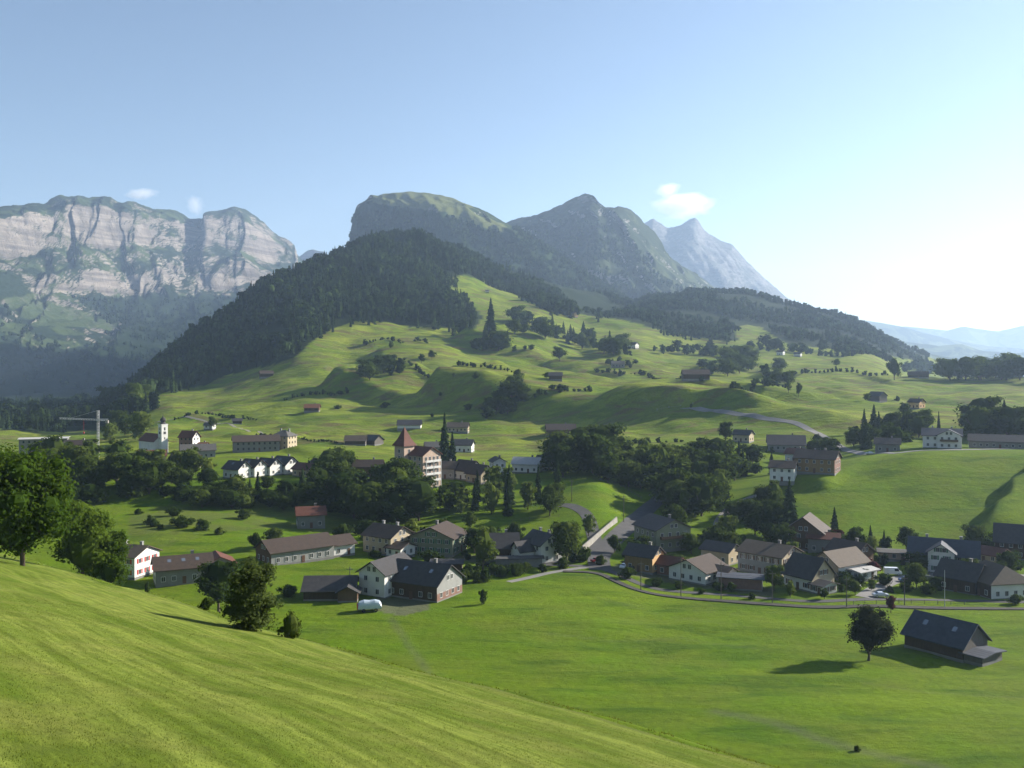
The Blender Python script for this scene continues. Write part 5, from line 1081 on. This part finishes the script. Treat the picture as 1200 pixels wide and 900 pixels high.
# ------------------------------------------------------------------ roads, walls, masts
def ribbon(pts, w, dz, mat, name, label, kind='structure', dmin=180., step=1.6, kerb=False, world=None):
    P2 = world or [gp(a, b, dmin)[:2] for a, b in pts]
    P2 = np.array(P2)
    for it in range(3):                                # corner cutting
        q = [P2[0]]
        for i in range(len(P2)-1): q += [P2[i]*.75+P2[i+1]*.25, P2[i]*.25+P2[i+1]*.75]
        P2 = np.array(q+[P2[-1]])
    seg = np.hypot(*np.diff(P2, axis=0).T); s = np.concatenate([[0], np.cumsum(seg)]); n = max(4, int(s[-1]/step)); sq = np.linspace(0, s[-1], n)
    x = np.interp(sq, s, P2[:, 0]); y = np.interp(sq, s, P2[:, 1]); tx = np.gradient(x); ty = np.gradient(y); ln = np.hypot(tx, ty)+1e-9; nx, ny = -ty/ln, tx/ln
    K = 5; X = []; Y = []
    for j in range(K):
        o = (j/(K-1)-.5)*w; X.append(x+nx*o); Y.append(y+ny*o)
    X = np.array(X).T; Y = np.array(Y).T; zc = H(X.ravel(), Y.ravel()).reshape(X.shape); zm = zc.max(1)
    k = 9; zm = np.convolve(np.pad(zm, k//2, mode='edge'), np.ones(k)/k, 'valid'); Z = zc+dz
    # skirts down into the ground
    Xf = np.concatenate([X[:, :1], X, X[:, -1:]], 1); Yf = np.concatenate([Y[:, :1], Y, Y[:, -1:]], 1); Zf = np.concatenate([Z[:, :1]-1.2, Z, Z[:, -1:]-1.2], 1)
    me = np_mesh(name, np.stack([Xf.ravel(), Yf.ravel(), Zf.ravel()], 1), [grid_faces(n, K+2)], [mat])
    link(name, me, kind=kind, label=label); ROADS_XY.append((np.stack([x, y], 1), w)); return x, y, zm
def mast(px, py, hpx, label, group, arm=True, d=None, mat='greywood', rad=.14):
    p = gd(px, d) if d else gp(px, py, 180); h_ = hpx*p[1]/F
    r = bpy.data.objects.new('utility_pole', None); COL.objects.link(r); r.location = (p[0], p[1], p[2]-.3); r['label'] = label; r['category'] = 'pole'
    if group: r['group'] = group
    ob('pole', [tube([(0, 0, 0), (0, 0, h_+.3)], [rad, rad*.7], 8)], [M[mat]], r)
    if arm: ob('crossarm', [box(-.9, .9, -.06, .06, h_-.5, h_-.36)]+[box(q-.05, q+.05, -.05, .05, h_-.36, h_-.16) for q in (-.8, 0, .8)], [M[mat]], r)
    return p, h_
def build_roads():
    ribbon([(596,682),(620,677),(650,670),(690,664),(704,664)], 2.4, .06, M['lightroad'], 'lane', 'narrow pale lane along the hedge')
    ribbon([(640,662),(700,664),(722,672),(756,688),(800,694),(850,697),(905,702),(960,706),(1040,702),(1100,703),(1260,706)], 2.7, .07, M['asphalt'], 'road', 'village road along the valley meadow')
    ribbon([(660,670),(700,671),(722,682),(752,694),(800,701),(850,705),(905,709),(970,713),(1060,711),(1260,714)], 2.2, .22, M['ballast'], 'railway', 'single railway track on dark ballast at the edge of the meadow')
    ribbon([(704,668),(700,652),(716,636),(736,618),(752,603),(764,592),(778,580)], 7, .08, M['asphalt'], 'road', 'grey road climbing past the retaining wall into the wood')
    ribbon([(700,645),(694,620),(690,606),(682,598),(668,592),(656,592)], 5, .08, M['asphalt'], 'road', 'short grey loop road above the retaining wall')
    ribbon([(798,477),(830,481),(870,486),(905,491),(930,495),(948,502),(962,510),(978,519),(990,527),(1012,532),(1040,533),(1100,527.5),(1200,526)], 5.2, .14, M['lightroad'], 'road', 'pale country road crossing the far meadow', dmin=400)
    ribbon([(1012,700),(1030,688),(1052,678),(1080,674),(1110,672),(1160,674),(1240,676)], 4.5, .08, M['lightroad'], 'lane', 'lane between the houses on the right')
    ribbon([(838,632),(842,612),(850,600),(864,590),(880,582),(898,577),(912,576)], 4, .08, M['lightroad'], 'lane', 'curving lane up to the ochre farmhouse')
    ribbon([(960,652),(1000,658),(1060,656),(1090,658)], 3, .08, M['lightroad'], 'lane', 'lane at the foot of the right-hand hill')
    ribbon([(185,494),(215,488),(250,494),(285,503),(310,509)], 2.6, .1, M['gravel'], 'track', 'gravel farm track on the left meadows', dmin=400)
    ribbon([(500,716),(480,726),(462,738),(476,756),(500,778)], 2.2, .02, M['gravel'], 'track', 'faint worn farm track in the valley meadow') if False else None
    # retaining wall, sunlit
    A = np.array(gp(684, 647, 200)[:2]); B = np.array(gp(724, 612, 200)[:2]); n = 14; V = []; dr = (B-A)/np.linalg.norm(B-A); nr = np.array([-dr[1], dr[0]])
    if nr[0] > 0: nr = -nr
    for i in range(n):
        q = A+(B-A)*i/(n-1); z = h1(*q); hh = (h1(*A)+(h1(*B)-h1(*A))*i/(n-1))+2.0-z; q2 = q+nr*.4
        V += [(q[0], q[1], z-.8), (q[0]+nr[0]*.25, q[1]+nr[1]*.25, z+hh), (q2[0]+nr[0]*.3, q2[1]+nr[1]*.3, z+hh), (q2[0], q2[1], z-.8)]
    ob('retaining_wall', [(np.array(V), np.array([(i*4+j, i*4+j+1, (i+1)*4+j+1, (i+1)*4+j) for i in range(n-1) for j in range(3)]+[(0, 1, 2, 3), ((n-1)*4+3, (n-1)*4+2, (n-1)*4+1, (n-1)*4)]))], [M['concrete']], label='bright concrete retaining wall above the climbing road', category='wall')
    HOUSE_SPOTS.append(((A[0]+B[0])/2, (A[1]+B[1])/2, 5))
    g = 'catenary masts along the railway'
    for px, py, hp, lab in [(798, 699, 46, 'pole by the white low house with broad brown roof'), (845, 703, 44, 'pole in front of the white double garage'), (751, 692, 34, 'pole at the road bend by the car park'),
                            (992, 712, 36, 'pole in front of the tan-roofed house'), (905, 707, 38, 'pole in front of the round dark tree in the village'), (1060, 709, 34, 'pole behind the lone maple')]:
        mast(px, py, hp, lab, g, mat='greywood')
    mast(1107, 712, 44, 'tall pale flagpole behind the weathered barn', None, arm=False, mat='frame', rad=.1)
    mast(410, 690, 26, 'wooden pole in the meadow behind the low dark barn', None)
    mast(731, 612, 32, 'pole beside the road entering the wood', None); mast(670, 588, 26, 'pole on the grassy bank above the loop road', None)
    # pasture fences
    def fence(pts, label, dmin=200., sp=3., hgt=1.1, r=.07, mat='greywood'):
        P2 = np.array([gp(a, b, dmin)[:2] for a, b in pts]); seg = np.hypot(*np.diff(P2, axis=0).T); s = np.concatenate([[0], np.cumsum(seg)]); n = max(3, int(s[-1]/sp)); sq = np.linspace(0, s[-1], n)
        x = np.interp(sq, s, P2[:, 0]); y = np.interp(sq, s, P2[:, 1]); z = H(x, y); o = bpy.data.objects.new('fence', None); COL.objects.link(o); o.location = (x[0], y[0], z[0]); o['label'] = label; o['category'] = 'fence'
        pm = ob('post', [tube([(0, 0, -.4), (0, 0, hgt)], [r, r], 5)], [M[mat]], o); pm.location = (0, 0, 0)
        for i in range(1, min(n, 100)):
            q = pm.copy(); COL.objects.link(q); q.parent = o; q.location = (x[i]-x[0], y[i]-y[0], z[i]-z[0])
        pts3 = [(x[i]-x[0], y[i]-y[0], z[i]-z[0]) for i in range(n)]
        ob('rail', [tube([(a, b, c+k) for a, b, c in pts3], [.035]*n, 4) for k in (.5, .95)], [M[mat]], o)
    fence([(600,612),(620,609),(640,608),(655,606)], 'wooden pasture fence on the bright bank below the dark belt')
    fence([(1000,709),(1060,707),(1130,709)], 'wooden fence between road and railway at right')
    fence([(650,561),(690,562),(730,571),(752,585)], 'post and rail fence along the crest of the grassy bank')
    fence([(770,481),(800,476),(812,474)], 'row of pale fence posts at the end of the far road', 400, 6., 1.6, .22, 'concrete')
    # dark runs of post fence along the far meadow
    fence([(972,460),(1000,456),(1020,452),(1044,445)], 'fence running up to the large round tree on the plateau', 500, 5.)
# ------------------------------------------------------------------ vehicles and odds
def carmat(n, c): 
    t = NT(n); t.bsdf(c, .25, spec=.5, metallic=.3); return t.m
_car = {}
def car(px, py, label, col='silver', yaw=0, kind='car', dmin=200., d=None):
    if kind not in _car:
        Lh, Wh, prof = (2.2, .85, [(-2.2, .35), (-2.2, .85), (-2.05, .98), (-1.35, 1.02), (-.85, 1.42), (.55, 1.42), (1.15, .98), (2.1, .85), (2.2, .6), (2.2, .35)]) if kind == 'car' else (2.6, .95, [(-2.6, .4), (-2.6, 2.1), (-2.45, 2.3), (1.4, 2.3), (1.95, 1.35), (2.5, 1.15), (2.6, .8), (2.6, .4)])
        n = len(prof); V = [(x, -Wh+.12*(z > 1.1), z) for x, z in prof]+[(x, Wh-.12*(z > 1.1), z) for x, z in prof]
        import bmesh
        bm = bmesh.new(); vs = [bm.verts.new(v) for v in V]
        bm.faces.new(vs[:n]); bm.faces.new(vs[n:][::-1])
        for i in range(n): bm.faces.new((vs[i], vs[(i+1) % n], vs[n+(i+1) % n], vs[n+i]))
        bmesh.ops.recalc_face_normals(bm, faces=bm.faces); bmesh.ops.bevel(bm, geom=list(bm.edges), offset=.06, segments=2, affect='EDGES')
        me = bpy.data.meshes.new('body'); bm.to_mesh(me); bm.free(); me.materials.append(carmat('car_paint', (.5, .5, .5)))
        if kind == 'car':
            gl = [(np.array([(-1.2, s*(Wh-.03), 1.03), (.95, s*(Wh-.03), 1.03), (.5, s*(Wh-.11), 1.36), (-.8, s*(Wh-.11), 1.36)]), np.array([[0, 1, 2, 3]])) for s in (-1, 1)]
            gl += [(np.array([(.62, -.6, 1.39), (.62, .6, 1.39), (1.16, .68, 1.0), (1.16, -.68, 1.0)])+np.array([.03, 0, .02]), np.array([[0, 1, 2, 3]])), (np.array([(-.9, -.6, 1.39), (-.9, .6, 1.39), (-1.33, .66, 1.04), (-1.33, -.66, 1.04)])+np.array([-.03, 0, .02]), np.array([[0, 1, 2, 3]]))]
        else:
            gl = [(np.array([(.4, s*(Wh+.02), 1.35), (1.8, s*(Wh+.02), 1.35), (1.35, s*(Wh-.08), 2.1), (.4, s*(Wh-.08), 2.1)]), np.array([[0, 1, 2, 3]])) for s in (-1, 1)]+[(np.array([(1.45, -.75, 2.22), (1.45, .75, 2.22), (1.96, .8, 1.38), (1.96, -.8, 1.38)])+np.array([.04, 0, .02]), np.array([[0, 1, 2, 3]]))]
        v, f = merge(gl); gm = np_mesh('window', v, [f], [M['glass']])
        t_ = NT('tyre_rubber'); t_.bsdf((.02, .02, .02), .9)
        v, f = merge([tube([(0, -.11, 0), (0, -.1, 0), (0, .1, 0), (0, .11, 0)], [.24, .33, .33, .24], 14)]); wm = np_mesh('wheel', v, [f], [t_.m])
        v, f = merge([tube([(0, -.125, 0), (0, -.12, 0), (0, .12, 0), (0, .125, 0)], [.02, .19, .19, .02], 10)]); rm = np_mesh('rim', v, [f], [M['metal']])
        _car[kind] = (me, gm, wm, rm, Lh, Wh)
    me, gm, wm, rm, Lh, Wh = _car[kind]
    p = gd(px, d) if d else gp(px, py, dmin)
    r = bpy.data.objects.new('parked_'+kind, None); COL.objects.link(r); r.location = (p[0], p[1], p[2]+.10); r.rotation_euler = (0, 0, R(yaw)); r['label'] = label; r['category'] = 'car' if kind == 'car' else 'van'; r['group'] = 'cars and vans parked in the village'
    b = me
    key = 'paint_'+col
    if key not in M: M[key] = carmat(key, dict(silver=(.5, .5, .52), white=(.8, .8, .8), dark=(.03, .035, .045), red=(.4, .03, .03), blue=(.05, .09, .22), grey=(.18, .19, .2))[col])
    b = me.copy(); b.materials[0] = M[key]
    link('body', b, r); link('window', gm, r)
    for x in (-Lh*.62, Lh*.62):
        for y in (-Wh+.08, Wh-.08):
            w = link('wheel', wm, r, (x, y, .33)); link('rim', rm, w)
    HOUSE_SPOTS.append((p[0], p[1], 1.5))
def build_odds():
    car(742, 668, 'dark car nearest the road in the car park', 'dark', 60); car(751, 665, 'silver car in the car park with the sun on its roof', 'silver', 55); car(748, 660, 'grey car at the back of the car park', 'grey', 60); car(732, 666, 'white car at the left of the car park', 'white', 60)
    car(1046, 674, 'white van on the lane left of the small round tree', 'white', -8, 'van'); car(1062, 682, 'blue car on the drive beside the small round tree', 'blue', 5); car(1088, 680, 'grey car right of the small round tree', 'grey', 0)
    car(893, 575, 'white van on the lane left of the white spur house', 'white', -20, 'van', d=392); car(900, 577, 'red car beside the white van on the spur', 'red', -20, d=390)
    car(566, 664, 'dark car behind the hedge near the dark brown house', 'dark', 5); car(700, 659, 'red car on the junction by the retaining wall', 'red', 30)
    car(1002, 690, 'white car beside the white sheds', 'white', 40); car(838, 655, 'white car behind the white low house', 'white', 10); car(1155, 664, 'silver car beside the red-roofed shed', 'silver', 0); car(1032, 700, 'silver car on the light village road', 'silver', 2)
    car(475, 655, 'dark car in front of the beige gabled house', 'dark', 0); car(1020, 533, 'silver car on the road by the hilltop clump', 'silver', 0, dmin=400)
    # covered trailer in the farmyard
    t = NT('pale_tarpaulin'); t.bsdf(t.mix(t.noise(t.objc(), 1.6, 3), (.27, .36, .44), (.50, .54, .57)), .35, spec=.5)
    p = gp(433, 716, 200); r = bpy.data.objects.new('covered_trailer', None); COL.objects.link(r); r.location = p; r.rotation_euler = (0, 0, R(12))
    r['label'] = 'pale tarpaulin-covered trailer with a red front between dark barn and farmhouse'; r['category'] = 'trailer'
    V = []; k = 12; xs = [(-2.9, .45), (-2.6, .8), (-1.4, 1.), (0, .94), (1.3, 1.02), (2.5, .85), (2.9, .5)]
    for x, q in xs:
        for j_ in range(k): a_ = math.pi*j_/(k-1); V.append((x, 1.5*math.cos(a_), 1.0+1.9*q*math.sin(a_)**.7+.08*math.sin(5*x+j_)))
    ob('cover', [(np.array(V), np.array([(i_*k+j_, i_*k+j_+1, (i_+1)*k+j_+1, (i_+1)*k+j_) for i_ in range(len(xs)-1) for j_ in range(k-1)]))], [t.m], r)
    ob('bed', [box(-2.9, 2.9, -1.45, 1.45, .75, 1.12)], [M['metal']], r); ob('front_board', [box(-3.1, -2.85, -1.3, 1.3, .7, 1.9)], [M['redpaint']], r)
    t_ = NT('trailer_tyre'); t_.bsdf((.02, .02, .02), .9); wv, wf = tube([(0, -.15, 0), (0, -.14, 0), (0, .14, 0), (0, .15, 0)], [.2, .48, .48, .2], 14); wm = np_mesh('wheel', wv, [wf], [t_.m])
    for x in (-1.5, 1.5):
        for y in (-1.35, 1.35): link('wheel', wm, r, (x, y, .48))
    tpx('bush', 1004, 880, 9, 'tiny dark shrub alone low in the valley meadow', dmin=120)
def build_buildings():
    hmats(); build_houses(); build_roads()
# ------------------------------------------------------------------ air, light and camera
def build_air():
    t = NT('haze_air')
    pv = t.n('ShaderNodeVolumePrincipled')
    pv.inputs['Color'].default_value = (.52, .70, .99, 1); pv.inputs['Density'].default_value = 0.70e-4
    pv.inputs['Anisotropy'].default_value = .34
    t.l(pv.outputs[0], t.out.inputs[1])
    x0, x1, y0, y1, z0, z1 = -16000, 22000, -1500, 14500, -160, 1500
    V = [(x0,y0,z0),(x1,y0,z0),(x1,y1,z0),(x0,y1,z0),(x0,y0,z1),(x1,y0,z1),(x1,y1,z1),(x0,y1,z1)]
    Fc = np.array([(0,3,2,1),(4,5,6,7),(0,1,5,4),(1,2,6,5),(2,3,7,6),(3,0,4,7)])
    link('haze', np_mesh('haze', V, [Fc], [t.m]), kind='stuff', label='thin blue summer haze')
def build_clouds():
    t = NT('cloud_vapour'); p = t.objc()
    # soft ball falloff times noise
    ln = t.n('ShaderNodeVectorMath', operation='LENGTH'); t.l(p, ln.inputs[0])
    fall = t.ramp(ln.outputs['Value'], [(.25, 1.), (.98, 0.)])
    n = t.noise(p, 2.1, 6, .62, .5)
    d = t.math('MULTIPLY', t.math('SUBTRACT', t.math('ADD', fall, t.math('MULTIPLY', n, 1.5)), 1.12, clamp=True), 0.006)
    pv = t.n('ShaderNodeVolumePrincipled'); pv.inputs['Color'].default_value = (.98, .98, .98, 1)
    t.l(d, pv.inputs['Density']); pv.inputs['Anisotropy'].default_value = .3
    t.l(pv.outputs[0], t.out.inputs[1])
    def ball(name):
        import bmesh
        bm = bmesh.new(); bmesh.ops.create_icosphere(bm, subdivisions=3, radius=1.); me = bpy.data.meshes.new(name); bm.to_mesh(me); bm.free()
        me.materials.append(t.m); return me
    me = ball('cloud')
    for px, py, w, h, tilt, lab in [(165, 227, 26, 9, .1, 'thin flat wisp of cloud over the long cliff mountain'), (228, 240, 14, 17, .5, 'small upright puff of cloud in the notch of the cliff mountain'),
                              (800, 240, 50, 22, 0, 'broad soft white cloud above the jagged pale peak'), (782, 222, 22, 11, .2, 'small cloud tuft at upper left of the broad cloud')]:
        d = 16500.
        o = link('cloud', me, loc=((px-600)/F*d, d, CAMZ-(py-YH)/F*d), label=lab, category='cloud', group='small clouds over the peaks')
        o.scale = (w/F*d, w/F*d*.8, h/F*d); o.rotation_euler = (0, -tilt, .3)
def build_light():
    w = bpy.data.worlds.new('World'); sc.world = w; w.use_nodes = True
    nt = w.node_tree; nt.nodes.clear()
    sky = nt.nodes.new('ShaderNodeTexSky'); sky.sky_type = 'NISHITA'; sky.sun_disc = False
    sky.sun_elevation = R(SUN_EL); sky.sun_rotation = R(SUN_AZ); sky.altitude = 900; sky.air_density = 1.0; sky.dust_density = 0.5; sky.ozone_density = 1.0
    bg = nt.nodes.new('ShaderNodeBackground'); bg.inputs[1].default_value = SKY_STR
    out = nt.nodes.new('ShaderNodeOutputWorld'); nt.links.new(sky.outputs[0], bg.inputs[0]); nt.links.new(bg.outputs[0], out.inputs[0])
    L = bpy.data.lights.new('sun', 'SUN'); L.energy = SUN_STR; L.angle = R(.5); L.color = (1., .93, .82)
    o = bpy.data.objects.new('sun', L); COL.objects.link(o)
    # the lamp's -Z axis points from the sun to the scene
    import mathutils
    sd = mathutils.Vector((math.sin(R(SUN_AZ))*math.cos(R(SUN_EL)), math.cos(R(SUN_AZ))*math.cos(R(SUN_EL)), math.sin(R(SUN_EL))))
    o.rotation_euler = (-sd).to_track_quat('-Z', 'Y').to_euler(); o.location = (0, 0, 300)
SKY_STR = .05; SUN_STR = 5.0
def build_camera():
    cam = bpy.data.cameras.new('camera'); cam.sensor_width = 36; cam.sensor_fit = 'HORIZONTAL'; cam.lens = 36*F/1200
    cam.shift_y = -(450-YH)/1200*1.0; cam.clip_start = .5; cam.clip_end = 60000
    o = bpy.data.objects.new('camera', cam); COL.objects.link(o); o.location = (0, 0, CAMZ); o.rotation_euler = (R(90), 0, 0)
    sc.camera = o
    sc.render.resolution_x = 1024; sc.render.resolution_y = 768
    vs = sc.view_settings; vs.view_transform = 'Standard'; vs.look = 'None'; vs.gamma = 1; vs.use_curve_mapping = False
    vs.exposure = EXPO
    cy = sc.cycles; cy.use_denoising = True; cy.max_bounces = 6; cy.volume_bounces = 1; cy.diffuse_bounces = 3; cy.transparent_max_bounces = 8
    cy.use_adaptive_sampling = True; cy.adaptive_threshold = .02
EXPO = 1.55
build_ground(); build_mountains(); build_buildings(); make_protos(); build_odds(); build_trees(); build_grass(); build_air(); build_clouds(); build_light(); build_camera()
if 'build_life' in globals(): build_life()
